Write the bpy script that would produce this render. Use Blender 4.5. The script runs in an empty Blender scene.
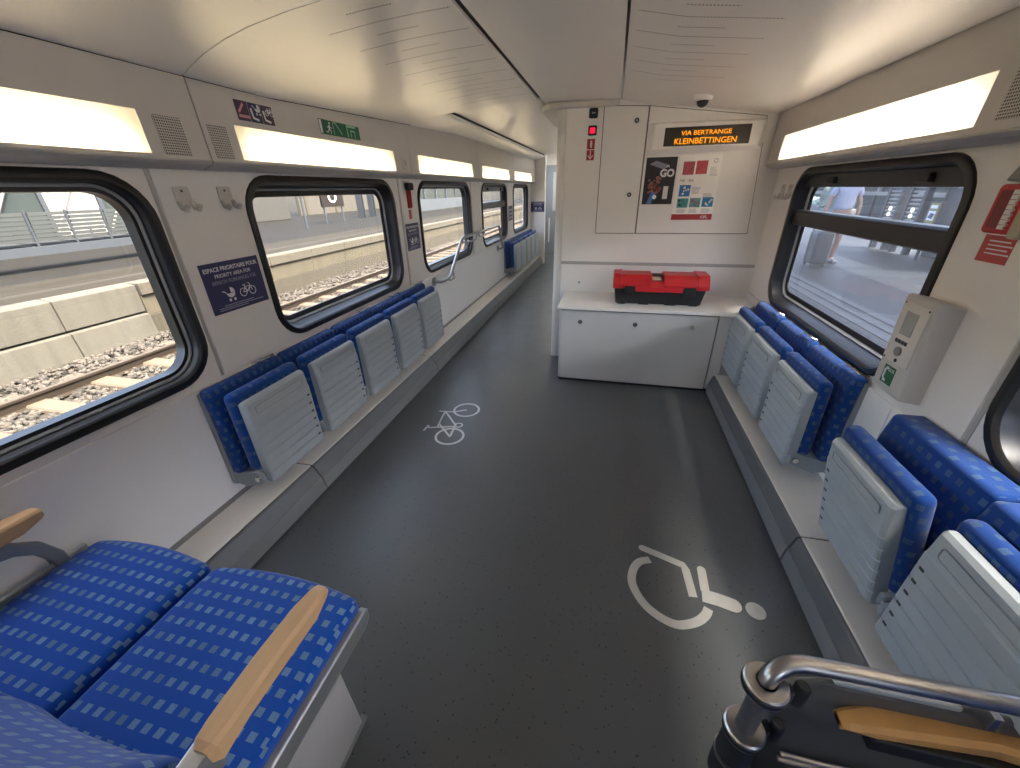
import bpy, bmesh, math, random
from mathutils import Vector, Matrix
random.seed(7)
scene = bpy.context.scene
COL = scene.collection
PI = math.pi

# ------------------------------------------------------------------ camera, sky, sun, exposure
scene.view_settings.view_transform = 'Standard'
scene.view_settings.look = 'None'
scene.view_settings.gamma = 1.0
scene.view_settings.use_curve_mapping = False
scene.view_settings.exposure = 1.95
scene.cycles.diffuse_bounces = 8
scene.cycles.max_bounces = 14
scene.cycles.sample_clamp_indirect = 6.0

EYE = Vector((0, 0, 1.5))
YAW, PITCH, ROLL, FPX = -0.244, 0.461, 0.021, 391.5
fw = Vector((math.sin(YAW) * math.cos(PITCH), math.cos(YAW) * math.cos(PITCH), -math.sin(PITCH)))
rt = Vector((math.cos(YAW), -math.sin(YAW), 0))
dn = fw.cross(rt)
r2 = rt * math.cos(ROLL) + dn * math.sin(ROLL)
d2 = -rt * math.sin(ROLL) + dn * math.cos(ROLL)
cam = bpy.data.cameras.new('camera')
cam.sensor_width = 36
cam.lens = FPX / 1020 * 36
cam.clip_start = 0.02
cam_o = bpy.data.objects.new('camera', cam)
COL.objects.link(cam_o)
rot = Matrix((r2, -d2, -fw)).transposed()
cam_o.matrix_world = Matrix.Translation(EYE) @ rot.to_4x4()
scene.camera = cam_o

world = bpy.data.worlds.new('sky')
scene.world = world
world.use_nodes = True
wn = world.node_tree.nodes
bg = wn['Background']
sky = wn.new('ShaderNodeTexSky')
sky.sky_type = 'NISHITA'
sky.sun_disc = False
sky.sun_elevation = math.radians(61)
sky.sun_rotation = math.radians(110)
sky.air_density = 0.5
sky.dust_density = 5.0
sky.ozone_density = 0.6
sky_tint = wn.new('ShaderNodeMix')          # hazy summer sky, a little warmer than the clear-air model
sky_tint.data_type = 'RGBA'
sky_tint.blend_type = 'MULTIPLY'
sky_tint.inputs[0].default_value = 1.0
sky_tint.inputs[7].default_value = (1.0, 0.93, 0.83, 1)
world.node_tree.links.new(sky.outputs[0], sky_tint.inputs[6])
world.node_tree.links.new(sky_tint.outputs[2], bg.inputs[0])
bg.inputs[1].default_value = 0.78

sun = bpy.data.lights.new('sun', 'SUN')
sun.energy = 5.0
sun.angle = 0.009
sun.color = (1.0, 0.93, 0.82)
sun_o = bpy.data.objects.new('sun', sun)
COL.objects.link(sun_o)
sun_o.location = (8, -4, 14)
sun_o.rotation_euler = Vector((0.58, -0.13, 0.80)).to_track_quat('Z', 'Y').to_euler()

LAMP = 9.0        # radiance of the tubes in the cove lamps


# ------------------------------------------------------------------ node helpers and materials
def new_mat(name):
    m = bpy.data.materials.new(name)
    m.use_nodes = True
    return m, m.node_tree, m.node_tree.nodes['Principled BSDF']


def math_n(nt, op, a, b=None, c=None):
    n = nt.nodes.new('ShaderNodeMath')
    n.operation = op
    for i, v in enumerate((a, b, c)):
        if v is None:
            continue
        if isinstance(v, (int, float)):
            n.inputs[i].default_value = v
        else:
            nt.links.new(v, n.inputs[i])
    return n.outputs[0]


def mix_col(nt, fac, a, b):
    n = nt.nodes.new('ShaderNodeMix')
    n.data_type = 'RGBA'
    for sock, v in ((n.inputs[0], fac), (n.inputs[6], a), (n.inputs[7], b)):
        if isinstance(v, (int, float)):
            sock.default_value = v
        elif isinstance(v, tuple):
            sock.default_value = (*v[:3], 1)
        else:
            nt.links.new(v, sock)
    return n.outputs[2]


def coords(nt, kind='Object'):
    return nt.nodes.new('ShaderNodeTexCoord').outputs[kind]


def split(nt, vec):
    s = nt.nodes.new('ShaderNodeSeparateXYZ')
    nt.links.new(vec, s.inputs[0])
    return s.outputs


def noise(nt, vec, scale, detail=3, rough=0.5):
    n = nt.nodes.new('ShaderNodeTexNoise')
    n.inputs['Scale'].default_value = scale
    n.inputs['Detail'].default_value = detail
    n.inputs['Roughness'].default_value = rough
    nt.links.new(vec, n.inputs['Vector'])
    return n.outputs['Fac']


def ramp(nt, fac, lo, hi):
    n = nt.nodes.new('ShaderNodeMapRange')
    n.inputs['From Min'].default_value = lo
    n.inputs['From Max'].default_value = hi
    nt.links.new(fac, n.inputs['Value'])
    return n.outputs['Result']


def bump(nt, p, height, strength, dist=0.01):
    b = nt.nodes.new('ShaderNodeBump')
    b.inputs['Strength'].default_value = strength
    b.inputs['Distance'].default_value = dist
    nt.links.new(height, b.inputs['Height'])
    nt.links.new(b.outputs[0], p.inputs['Normal'])


def mat(name, col, rough=0.5, metal=0.0, var=0.06, vscale=6.0, bmp=0.0, bscale=200.0, spec=0.5, emit=0.0):
    m, nt, p = new_mat(name)
    co = coords(nt)
    n = noise(nt, co, vscale, 4)
    c = mix_col(nt, n, tuple(x * (1 - var) for x in col), tuple(min(1, x * (1 + var)) for x in col))
    nt.links.new(c, p.inputs['Base Color'])
    p.inputs['Roughness'].default_value = rough
    p.inputs['Metallic'].default_value = metal
    p.inputs['Specular IOR Level'].default_value = spec
    if bmp:
        bump(nt, p, noise(nt, co, bscale, 2), bmp, 0.002)
    if emit:
        nt.links.new(c, p.inputs['Emission Color'])
        p.inputs['Emission Strength'].default_value = emit
    return m


def fabric_mat(name, base, dot, pu=0.036, pv=0.042, wu=0.5, wv=0.5, stag=0.5):
    m, nt, p = new_mat(name)
    uv = coords(nt, 'UV')
    s = split(nt, uv)
    v = math_n(nt, 'DIVIDE', s[1], pv)
    row = math_n(nt, 'FLOOR', v)
    u = math_n(nt, 'ADD', math_n(nt, 'DIVIDE', s[0], pu), math_n(nt, 'MULTIPLY', math_n(nt, 'MODULO', row, 2.0), stag))
    fu = math_n(nt, 'FRACT', u)
    fv = math_n(nt, 'FRACT', v)
    k = math_n(nt, 'MULTIPLY', math_n(nt, 'LESS_THAN', fu, wu), math_n(nt, 'LESS_THAN', fv, wv))
    cell = nt.nodes.new('ShaderNodeCombineXYZ')
    nt.links.new(math_n(nt, 'FLOOR', u), cell.inputs[0])
    nt.links.new(row, cell.inputs[1])
    wnz = nt.nodes.new('ShaderNodeTexWhiteNoise')
    nt.links.new(cell.outputs[0], wnz.inputs['Vector'])
    d = mix_col(nt, wnz.outputs['Value'], tuple(x * 0.75 for x in dot), tuple(x * 1.2 for x in dot))
    weave = noise(nt, uv, 420, 2)
    b = mix_col(nt, weave, tuple(x * 0.8 for x in base), tuple(x * 1.2 for x in base))
    kk = math_n(nt, 'MULTIPLY', k, ramp(nt, weave, 0.2, 0.45))
    nt.links.new(mix_col(nt, kk, b, d), p.inputs['Base Color'])
    p.inputs['Roughness'].default_value = 0.9
    p.inputs['Specular IOR Level'].default_value = 0.15
    p.inputs['Sheen Weight'].default_value = 0.2
    p.inputs['Sheen Roughness'].default_value = 0.5
    bump(nt, p, weave, 0.35, 0.002)
    return m


def perf_mat(name, col, pitch=0.0085, hole=0.34, rough=0.45):
    """plate with a square field of small dark holes, in UV metres"""
    m, nt, p = new_mat(name)
    s = split(nt, coords(nt, 'UV'))
    fu = math_n(nt, 'SUBTRACT', math_n(nt, 'FRACT', math_n(nt, 'DIVIDE', s[0], pitch)), 0.5)
    fv = math_n(nt, 'SUBTRACT', math_n(nt, 'FRACT', math_n(nt, 'DIVIDE', s[1], pitch)), 0.5)
    r = math_n(nt, 'SQRT', math_n(nt, 'ADD', math_n(nt, 'MULTIPLY', fu, fu), math_n(nt, 'MULTIPLY', fv, fv)))
    k = math_n(nt, 'LESS_THAN', r, hole)
    nt.links.new(mix_col(nt, k, col, (0.03, 0.028, 0.026)), p.inputs['Base Color'])
    p.inputs['Roughness'].default_value = rough
    return m


def ceiling_mat(name, rows=None):
    """satin panel; rows=(x0,x1,y0,y1,pitch): transverse rows of small holes"""
    m, nt, p = new_mat(name)
    co = coords(nt)
    n = noise(nt, co, 3.0, 3)
    base = mix_col(nt, n, (0.76, 0.73, 0.695), (0.80, 0.77, 0.735))
    if rows:
        s = split(nt, co)
        x0, x1, y0, y1, pt = rows
        v = math_n(nt, 'DIVIDE', s[1], pt)
        odd = math_n(nt, 'MODULO', math_n(nt, 'FLOOR', v), 2.0)
        fv = math_n(nt, 'ABSOLUTE', math_n(nt, 'SUBTRACT', math_n(nt, 'FRACT', v), 0.5))
        a = math_n(nt, 'LESS_THAN', fv, 0.0045 / pt)
        fx = math_n(nt, 'ABSOLUTE', math_n(nt, 'SUBTRACT', math_n(nt, 'FRACT', math_n(nt, 'DIVIDE', s[0], 0.012)), 0.5))
        a = math_n(nt, 'MULTIPLY', a, math_n(nt, 'LESS_THAN', fx, 0.28))
        w = x1 - x0
        lo = math_n(nt, 'ADD', x0, math_n(nt, 'MULTIPLY', odd, w * 0.30))
        hi = math_n(nt, 'SUBTRACT', x1, math_n(nt, 'MULTIPLY', odd, w * 0.34))
        a = math_n(nt, 'MULTIPLY', a, math_n(nt, 'GREATER_THAN', s[0], lo))
        a = math_n(nt, 'MULTIPLY', a, math_n(nt, 'LESS_THAN', s[0], hi))
        a = math_n(nt, 'MULTIPLY', a, math_n(nt, 'MULTIPLY', math_n(nt, 'GREATER_THAN', s[1], y0), math_n(nt, 'LESS_THAN', s[1], y1)))
        base = mix_col(nt, a, base, (0.16, 0.15, 0.14))
    nt.links.new(base, p.inputs['Base Color'])
    p.inputs['Roughness'].default_value = 0.33
    p.inputs['Metallic'].default_value = 0.12
    return m


def floor_mat():
    m, nt, p = new_mat('floor_rubber')
    co = coords(nt)
    n = noise(nt, co, 1.7, 5, 0.6)
    base = mix_col(nt, n, (0.082, 0.090, 0.092), (0.104, 0.113, 0.115))
    vor = nt.nodes.new('ShaderNodeTexVoronoi')
    vor.inputs['Scale'].default_value = 55
    nt.links.new(co, vor.inputs['Vector'])
    sp = math_n(nt, 'LESS_THAN', vor.outputs['Distance'], 0.16)
    sel = math_n(nt, 'GREATER_THAN', noise(nt, co, 40, 1), 0.5)
    base = mix_col(nt, math_n(nt, 'MULTIPLY', sp, sel), base, (0.025, 0.025, 0.025))
    vor2 = nt.nodes.new('ShaderNodeTexVoronoi')
    vor2.inputs['Scale'].default_value = 80
    nt.links.new(co, vor2.inputs['Vector'])
    sp2 = math_n(nt, 'MULTIPLY', math_n(nt, 'LESS_THAN', vor2.outputs['Distance'], 0.12), math_n(nt, 'GREATER_THAN', noise(nt, co, 33, 1), 0.58))
    base = mix_col(nt, math_n(nt, 'MULTIPLY', sp2, 0.5), base, (0.13, 0.13, 0.13))
    sc = math_n(nt, 'MULTIPLY', ramp(nt, noise(nt, co, 2.3, 6, 0.7), 0.60, 0.78), ramp(nt, noise(nt, co, 22, 4, 0.7), 0.45, 0.75))
    base = mix_col(nt, math_n(nt, 'MULTIPLY', sc, 0.5), base, (0.26, 0.27, 0.28))
    nt.links.new(base, p.inputs['Base Color'])
    rg = nt.nodes.new('ShaderNodeMapRange')
    rg.inputs['To Min'].default_value = 0.24
    rg.inputs['To Max'].default_value = 0.46
    nt.links.new(noise(nt, co, 5.0, 5, 0.65), rg.inputs['Value'])
    nt.links.new(rg.outputs[0], p.inputs['Roughness'])
    bump(nt, p, noise(nt, co, 260, 2), 0.12, 0.002)
    return m


def glass_mat(name, tint, gloss=0.05, haze=0.0, haze_col=(0.6, 0.7, 0.85)):
    m = bpy.data.materials.new(name)
    m.use_nodes = True
    nt = m.node_tree
    nt.nodes.remove(nt.nodes['Principled BSDF'])
    tr = nt.nodes.new('ShaderNodeBsdfTransparent')
    tr.inputs[0].default_value = (*tint, 1)
    gl = nt.nodes.new('ShaderNodeBsdfGlossy')
    gl.inputs['Roughness'].default_value = 0.01
    fr = nt.nodes.new('ShaderNodeLayerWeight')
    fr.inputs['Blend'].default_value = 0.35
    fac = math_n(nt, 'ADD', gloss, math_n(nt, 'MULTIPLY', math_n(nt, 'POWER', fr.outputs['Facing'], 4.0), 0.45))
    mx = nt.nodes.new('ShaderNodeMixShader')
    nt.links.new(fac, mx.inputs[0])
    nt.links.new(tr.outputs[0], mx.inputs[1])
    nt.links.new(gl.outputs[0], mx.inputs[2])
    last = mx.outputs[0]
    if haze:
        df = nt.nodes.new('ShaderNodeBsdfTranslucent')
        df.inputs[0].default_value = (*haze_col, 1)
        m2 = nt.nodes.new('ShaderNodeMixShader')
        hz = math_n(nt, 'MULTIPLY', haze, math_n(nt, 'ADD', 0.7, math_n(nt, 'MULTIPLY', noise(nt, coords(nt), 2.5, 4), 0.6)))
        nt.links.new(hz, m2.inputs[0])
        nt.links.new(last, m2.inputs[1])
        nt.links.new(df.outputs[0], m2.inputs[2])
        last = m2.outputs[0]
    nt.links.new(last, nt.nodes['Material Output'].inputs[0])
    return m


def emit_mat(name, col, strength):
    m = bpy.data.materials.new(name)
    m.use_nodes = True
    nt = m.node_tree
    nt.nodes.remove(nt.nodes['Principled BSDF'])
    e = nt.nodes.new('ShaderNodeEmission')
    e.inputs[0].default_value = (*col, 1)
    e.inputs[1].default_value = strength
    nt.links.new(e.outputs[0], nt.nodes['Material Output'].inputs[0])
    return m


def diffuser_mat(name, col):
    m = bpy.data.materials.new(name)
    m.use_nodes = True
    nt = m.node_tree
    nt.nodes.remove(nt.nodes['Principled BSDF'])
    t = nt.nodes.new('ShaderNodeBsdfTranslucent')
    t.inputs[0].default_value = (*col, 1)
    d = nt.nodes.new('ShaderNodeBsdfDiffuse')
    d.inputs[0].default_value = (*col, 1)
    mx = nt.nodes.new('ShaderNodeMixShader')
    mx.inputs[0].default_value = 0.4
    nt.links.new(t.outputs[0], mx.inputs[1])
    nt.links.new(d.outputs[0], mx.inputs[2])
    nt.links.new(mx.outputs[0], nt.nodes['Material Output'].inputs[0])
    return m


def wood_mat(name):
    m, nt, p = new_mat(name)
    co = coords(nt)
    mp = nt.nodes.new('ShaderNodeMapping')
    mp.inputs['Scale'].default_value = (30, 3, 30)
    nt.links.new(co, mp.inputs[0])
    n = noise(nt, mp.outputs[0], 2.0, 4)
    c = mix_col(nt, n, (0.52, 0.31, 0.14), (0.64, 0.41, 0.21))
    nt.links.new(c, p.inputs['Base Color'])
    p.inputs['Roughness'].default_value = 0.42
    return m


def wall_concrete(name, a, b, stain):
    m, nt, p = new_mat(name)
    co = coords(nt)
    n = noise(nt, co, 1.6, 6, 0.65)
    c = mix_col(nt, n, a, b)
    mp = nt.nodes.new('ShaderNodeMapping')
    mp.inputs['Scale'].default_value = (1, 5, 0.6)
    nt.links.new(co, mp.inputs[0])
    st = ramp(nt, noise(nt, mp.outputs[0], 1.6, 5, 0.6), 0.48, 0.72)
    c = mix_col(nt, math_n(nt, 'MULTIPLY', st, 0.75), c, stain)
    nt.links.new(c, p.inputs['Base Color'])
    p.inputs['Roughness'].default_value = 0.9
    bump(nt, p, noise(nt, co, 30, 5), 0.3, 0.02)
    return m


def ballast_mat(name):
    m, nt, p = new_mat(name)
    g = nt.nodes.new('ShaderNodeNewGeometry')
    c = mix_col(nt, g.outputs['Random Per Island'], (0.012, 0.011, 0.009), (0.053, 0.045, 0.038))
    nt.links.new(c, p.inputs['Base Color'])
    p.inputs['Roughness'].default_value = 0.9
    return m


def paving_mat(name):
    m, nt, p = new_mat(name)
    co = coords(nt)
    br = nt.nodes.new('ShaderNodeTexBrick')
    br.inputs['Scale'].default_value = 1.0
    br.inputs['Brick Width'].default_value = 0.6
    br.inputs['Row Height'].default_value = 0.3
    br.inputs['Mortar Size'].default_value = 0.008
    br.inputs['Color1'].default_value = (0.010, 0.011, 0.013, 1)
    br.inputs['Color2'].default_value = (0.011, 0.012, 0.014, 1)
    br.inputs['Mortar'].default_value = (0.005, 0.006, 0.008, 1)
    nt.links.new(co, br.inputs['Vector'])
    n = noise(nt, co, 0.8, 5)
    s = split(nt, co)
    # reddish paving field
    k = math_n(nt, 'MULTIPLY', math_n(nt, 'GREATER_THAN', s[0], -2.35), math_n(nt, 'LESS_THAN', s[0], -1.2))
    k = math_n(nt, 'MULTIPLY', k, math_n(nt, 'MULTIPLY', math_n(nt, 'GREATER_THAN', s[1], -4.6), math_n(nt, 'LESS_THAN', s[1], -2.2)))
    c = mix_col(nt, math_n(nt, 'MULTIPLY', k, 0.6), br.outputs['Color'], (0.013, 0.009, 0.010))
    c = mix_col(nt, math_n(nt, 'MULTIPLY', n, 0.4), c, (0.008, 0.010, 0.012))
    nt.links.new(c, p.inputs['Base Color'])
    p.inputs['Roughness'].default_value = 0.55
    return m


def slab_mat(name):
    m, nt, p = new_mat(name)
    co = coords(nt)
    br = nt.nodes.new('ShaderNodeTexBrick')
    br.inputs['Scale'].default_value = 1.0
    br.inputs['Brick Width'].default_value = 0.8
    br.inputs['Row Height'].default_value = 0.8
    br.offset = 0.0
    br.inputs['Mortar Size'].default_value = 0.008
    br.inputs['Color1'].default_value = (0.018, 0.016, 0.012, 1)
    br.inputs['Color2'].default_value = (0.020, 0.018, 0.015, 1)
    br.inputs['Mortar'].default_value = (0.012, 0.011, 0.009, 1)
    nt.links.new(co, br.inputs['Vector'])
    s = split(nt, co)
    line = math_n(nt, 'MULTIPLY', math_n(nt, 'GREATER_THAN', s[0], -1.05), math_n(nt, 'LESS_THAN', s[0], -0.85))
    c = mix_col(nt, line, br.outputs['Color'], (0.029, 0.027, 0.023))
    c = mix_col(nt, math_n(nt, 'LESS_THAN', s[0], -2.05), c, (0.010, 0.010, 0.010))  # shade on the rear of the platform painted as darker slab colour
    c = mix_col(nt, math_n(nt, 'MULTIPLY', noise(nt, co, 1.1, 6), 0.4), c, (0.014, 0.013, 0.011))
    nt.links.new(c, p.inputs['Base Color'])
    p.inputs['Roughness'].default_value = 0.9
    p.inputs['Specular IOR Level'].default_value = 0.08
    return m


WALL = mat('wall_plastic', (0.80, 0.775, 0.74), 0.5, var=0.02)
WALL2 = mat('wall_plastic_lower', (0.85, 0.84, 0.83), 0.45, var=0.02)
FASCIA = mat('fascia_plastic', (0.57, 0.54, 0.505), 0.5, var=0.02)
LEDGE = mat('ledge_grey', (0.42, 0.405, 0.39), 0.45, var=0.03)
GAP = mat('joint_gap', (0.05, 0.045, 0.04), 0.8, var=0.0)
CEIL = ceiling_mat('ceiling_satin')
CEIL_L = ceiling_mat('ceiling_perforated_left', (-1.12, -0.62, 1.6, 3.3, 0.105))
CEIL_LB = ceiling_mat('ceiling_perforated_back', (-1.12, -0.62, -2.8, 1.5, 0.105))
CEIL_R = ceiling_mat('ceiling_perforated_right', (0.03, 0.52, -2.8, 2.9, 0.105))
FLOOR = floor_mat()
CREAM = mat('plinth_cream', (0.78, 0.755, 0.70), 0.42, var=0.04)
KICK = mat('plinth_grey', (0.185, 0.19, 0.188), 0.45, var=0.05)
KICKD = mat('plinth_dark', (0.115, 0.118, 0.117), 0.4, var=0.05)
STRIP = mat('plinth_strip', (0.27, 0.27, 0.265), 0.45, var=0.05)
RUBBER = mat('black_rubber', (0.010, 0.0095, 0.009), 0.38, var=0.1)
REVEAL = mat('black_gloss', (0.012, 0.012, 0.014), 0.36, var=0.1)
SEAL = mat('seal_grey', (0.30, 0.31, 0.32), 0.35)
BLACK = mat('black_plastic', (0.012, 0.012, 0.012), 0.45)
DARK = mat('dark_grey_plastic', (0.055, 0.055, 0.058), 0.5)
SHELL = mat('seat_shell_grey', (0.37, 0.405, 0.415), 0.42, var=0.03)
SHELL2 = mat('seat_frame_grey', (0.29, 0.315, 0.325), 0.42, var=0.03)
STEEL = mat('brushed_steel', (0.40, 0.39, 0.38), 0.30, 1.0, var=0.08, vscale=30)
CHROME = mat('bright_steel', (0.70, 0.69, 0.67), 0.18, 1.0, var=0.03)
ALU = mat('satin_aluminium', (0.40, 0.40, 0.39), 0.36, 0.7, var=0.03)
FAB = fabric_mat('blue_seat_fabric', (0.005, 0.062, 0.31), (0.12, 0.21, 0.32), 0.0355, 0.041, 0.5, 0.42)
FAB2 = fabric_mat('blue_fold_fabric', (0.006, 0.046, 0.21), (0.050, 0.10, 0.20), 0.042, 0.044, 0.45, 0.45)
WOOD = wood_mat('varnished_beech')
GLASS_L = glass_mat('clear_glass', (0.93, 0.95, 0.94), 0.02)
GLASS_R = glass_mat('tinted_glass', (0.80, 0.86, 0.92), 0.035, 0.02, (0.62, 0.70, 0.82))
WHITE = mat('white_paint', (0.78, 0.76, 0.72), 0.5, var=0.02)
RED = mat('red_plastic', (0.55, 0.012, 0.018), 0.38, var=0.05)
REDP = mat('red_print', (0.42, 0.03, 0.035), 0.5)
NAVY = mat('navy_print', (0.022, 0.024, 0.10), 0.45)
PLUM = mat('plum_print', (0.060, 0.026, 0.062), 0.45)
WHITEP = mat('white_print', (0.72, 0.72, 0.74), 0.5, var=0.02)
GREYP = mat('grey_print', (0.33, 0.33, 0.42), 0.5, var=0.02)
GREENP = mat('green_print', (0.012, 0.125, 0.06), 0.45)
GREENL = mat('pale_green_print', (0.30, 0.55, 0.38), 0.5)
DECAL = mat('floor_paint', (0.52, 0.51, 0.46), 0.6, var=0.12, vscale=20)
DECALB = mat('floor_paint_pale', (0.60, 0.62, 0.63), 0.6, var=0.15, vscale=30)
LED = emit_mat('amber_dots', (1.0, 0.34, 0.015), 0.32)
REDLIT = emit_mat('red_lit_button', (1.0, 0.02, 0.07), 0.27)
TUBE = emit_mat('lamp_tube_warm', (1.0, 0.83, 0.56), LAMP)
TUBE_W = emit_mat('lamp_tube_white', (1.0, 0.86, 0.72), LAMP)
DIFF = diffuser_mat('lamp_diffuser', (0.92, 0.90, 0.84))
HOUSING = mat('lamp_reflector', (0.82, 0.80, 0.75), 0.7)
PERF = perf_mat('perforated_plate', (0.55, 0.525, 0.49))
SCREEN = mat('dark_screen', (0.035, 0.028, 0.018), 0.3)


# ------------------------------------------------------------------ geometry helpers
ROOT = {}


class MB:
    def __init__(s):
        s.v, s.f = [], []

    def add(s, vs, fs):
        o = len(s.v)
        s.v += [Vector(p) for p in vs]
        s.f += [[i + o for i in f] for f in fs]
        return s

    def box(s, x0, x1, y0, y1, z0, z1):
        vs = [(x, y, z) for x in (x0, x1) for y in (y0, y1) for z in (z0, z1)]
        return s.add(vs, [(0, 1, 3, 2), (4, 6, 7, 5), (0, 4, 5, 1), (2, 3, 7, 6), (0, 2, 6, 4), (1, 5, 7, 3)])

    def prism(s, poly, vec):
        n = len(poly)
        vec = Vector(vec)
        vs = [Vector(p) for p in poly] + [Vector(p) + vec for p in poly]
        fs = [list(range(n))[::-1], list(range(n, 2 * n))]
        fs += [[i, (i + 1) % n, n + (i + 1) % n, n + i] for i in range(n)]
        return s.add(vs, fs)

    def loft(s, loops, closed=True, caps=True, ring=True):
        n = len(loops[0])
        o = [p for L in loops for p in L]
        fs = []
        m = len(loops)
        for k in range(m if not closed else m - 1) if False else range(m - 1):
            for i in range(n if ring else n - 1):
                j = (i + 1) % n
                fs.append([k * n + i, k * n + j, (k + 1) * n + j, (k + 1) * n + i])
        if caps:
            fs.append(list(range(n))[::-1])
            fs.append([(m - 1) * n + i for i in range(n)])
        return s.add(o, fs)

    def tube(s, path, r, seg=10, caps=True):
        path = [Vector(p) for p in path]
        rs = r if isinstance(r, (list, tuple)) else [r] * len(path)
        loops = []
        prev = None
        for i, p in enumerate(path):
            t = (path[min(i + 1, len(path) - 1)] - path[max(i - 1, 0)]).normalized()
            if prev is None:
                a = Vector((0, 0, 1)) if abs(t.z) < 0.9 else Vector((1, 0, 0))
                u = t.cross(a).normalized()
            else:
                u = (prev - t * prev.dot(t)).normalized()
            prev = u
            w = t.cross(u)
            loops.append([p + (u * math.cos(2 * PI * k / seg) + w * math.sin(2 * PI * k / seg)) * rs[i] for k in range(seg)])
        return s.loft(loops, caps=caps)

    def cyl(s, a, b, r, seg=16):
        return s.tube([a, b], r, seg)

    def rbox(s, x0, x1, y0, y1, z0, z1, r, n=5, m=8, warp=None):
        """box with rounded edges: a subdivided cube pushed out from the inner box"""
        lo, hi = Vector((x0, y0, z0)), Vector((x1, y1, z1))
        c = (lo + hi) / 2
        h = (hi - lo) / 2
        r = min(r, *(h * 0.999))
        ih = h - Vector((r, r, r))

        def line(hh, ii):
            a = [-hh + r * (1 - math.cos(PI / 2 * k / n)) for k in range(n)]
            a = [-ii - r * math.cos(PI / 2 * k / n) for k in range(n)]
            mid = [-ii + 2 * ii * k / m for k in range(m + 1)]
            return a + mid + [-q for q in reversed(a)]
        L = [line(h[k], ih[k]) for k in range(3)]
        idx = {}
        vs, fs = [], []

        def vid(p):
            key = tuple(round(q, 6) for q in p)
            if key not in idx:
                q = Vector(p)
                inn = Vector([max(-ih[k], min(ih[k], q[k])) for k in range(3)])
                # direction from inner box, made round
                d = q - inn
                if d.length > 1e-9:
                    mx = max(abs(d[0]), abs(d[1]), abs(d[2]))
                    d = d.normalized() * r if mx > 1e-9 else d
                w = c + inn + d
                idx[key] = len(vs)
                vs.append(warp(w) if warp else w)
            return idx[key]
        for ax in range(3):
            b, e = [(1, 2), (2, 0), (0, 1)][ax]
            for sgn in (-1, 1):
                for i in range(len(L[b]) - 1):
                    for j in range(len(L[e]) - 1):
                        q = []
                        for (ii, jj) in ((i, j), (i + 1, j), (i + 1, j + 1), (i, j + 1)):
                            p = [0, 0, 0]
                            p[ax] = sgn * h[ax]
                            p[b] = L[b][ii]
                            p[e] = L[e][jj]
                            q.append(vid(p))
                        q = list(dict.fromkeys(q))
                        if len(q) > 2:
                            fs.append(q if sgn > 0 else q[::-1])
        return s.add(vs, fs)

    def build(s, name, material, parent=None, loc=None, bevel=0.0, smooth=False, kind=None, seg=2, fixn=True):
        if parent is not None:
            org = ROOT[parent.name]
        elif loc is not None:
            org = Vector(loc)
        else:
            xs, ys, zs = zip(*[tuple(v) for v in s.v])
            org = Vector(((min(xs) + max(xs)) / 2, (min(ys) + max(ys)) / 2, min(zs)))
        me = bpy.data.meshes.new(name)
        me.from_pydata([tuple(v - org) for v in s.v], [], s.f)
        if fixn:
            bm = bmesh.new()
            bm.from_mesh(me)
            bmesh.ops.recalc_face_normals(bm, faces=bm.faces)
            bm.to_mesh(me)
            bm.free()
        uvl = me.uv_layers.new(name='uv')
        for poly in me.polygons:
            nx, ny, nz = (abs(q) for q in poly.normal)
            a, b = (1, 2) if nx >= ny and nx >= nz else ((0, 2) if ny >= nz else (0, 1))
            for li in poly.loop_indices:
                co = me.vertices[me.loops[li].vertex_index].co
                uvl.data[li].uv = (co[a], co[b])
        me.materials.append(material)
        if smooth:
            for poly in me.polygons:
                poly.use_smooth = True
        o = bpy.data.objects.new(name, me)
        COL.objects.link(o)
        if smooth and smooth != 'all':
            me.set_sharp_from_angle(angle=math.radians(40))
        if bevel:
            b = o.modifiers.new('bevel', 'BEVEL')
            b.width = bevel
            b.segments = seg
            b.limit_method = 'ANGLE'
            b.angle_limit = math.radians(35)
        if parent is not None:
            o.parent = parent
            ROOT[o.name] = org
        else:
            o.location = org
            ROOT[o.name] = org
        if kind:
            o['kind'] = kind
        return o


def tag(o, label, cat, group=None, kind=None):
    o['label'] = label
    o['category'] = cat
    if group:
        o['group'] = group
    if kind:
        o['kind'] = kind
    return o


def thing(name, label, cat, loc, group=None):
    o = bpy.data.objects.new(name, None)
    o.empty_display_size = 0.1
    COL.objects.link(o)
    o.location = loc
    ROOT[o.name] = Vector(loc)
    return tag(o, label, cat, group)


def struct(name, loc=(0, 0, 0)):
    o = bpy.data.objects.new(name, None)
    o.empty_display_size = 0.1
    COL.objects.link(o)
    o.location = loc
    ROOT[o.name] = Vector(loc)
    o['kind'] = 'structure'
    return o


def copy_tree(o, parent=None):
    c = o.copy()
    COL.objects.link(c)
    c.parent = parent
    for ch in list(o.children):
        copy_tree(ch, c)
    return c


class Frame:
    """a flat place: origin, right, up; p(u, v, d) gives a point d in front of it"""
    def __init__(s, O, R, U):
        s.O, s.R, s.U = Vector(O), Vector(R).normalized(), Vector(U).normalized()
        s.N = s.R.cross(s.U)

    def p(s, u, v, d=0.0):
        return s.O + s.R * u + s.U * v + s.N * d


def flat(mb, fr, poly, d0, d1):
    mb.prism([fr.p(u, v, d0) for u, v in poly], fr.N * (d1 - d0))
    return mb


def rect(u0, u1, v0, v1):
    return [(u0, v0), (u1, v0), (u1, v1), (u0, v1)]


def circ(cu, cv, r, n=18, r2_=None):
    return [(cu + r * math.cos(2 * PI * k / n), cv + (r2_ or r) * math.sin(2 * PI * k / n)) for k in range(n)]


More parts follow.
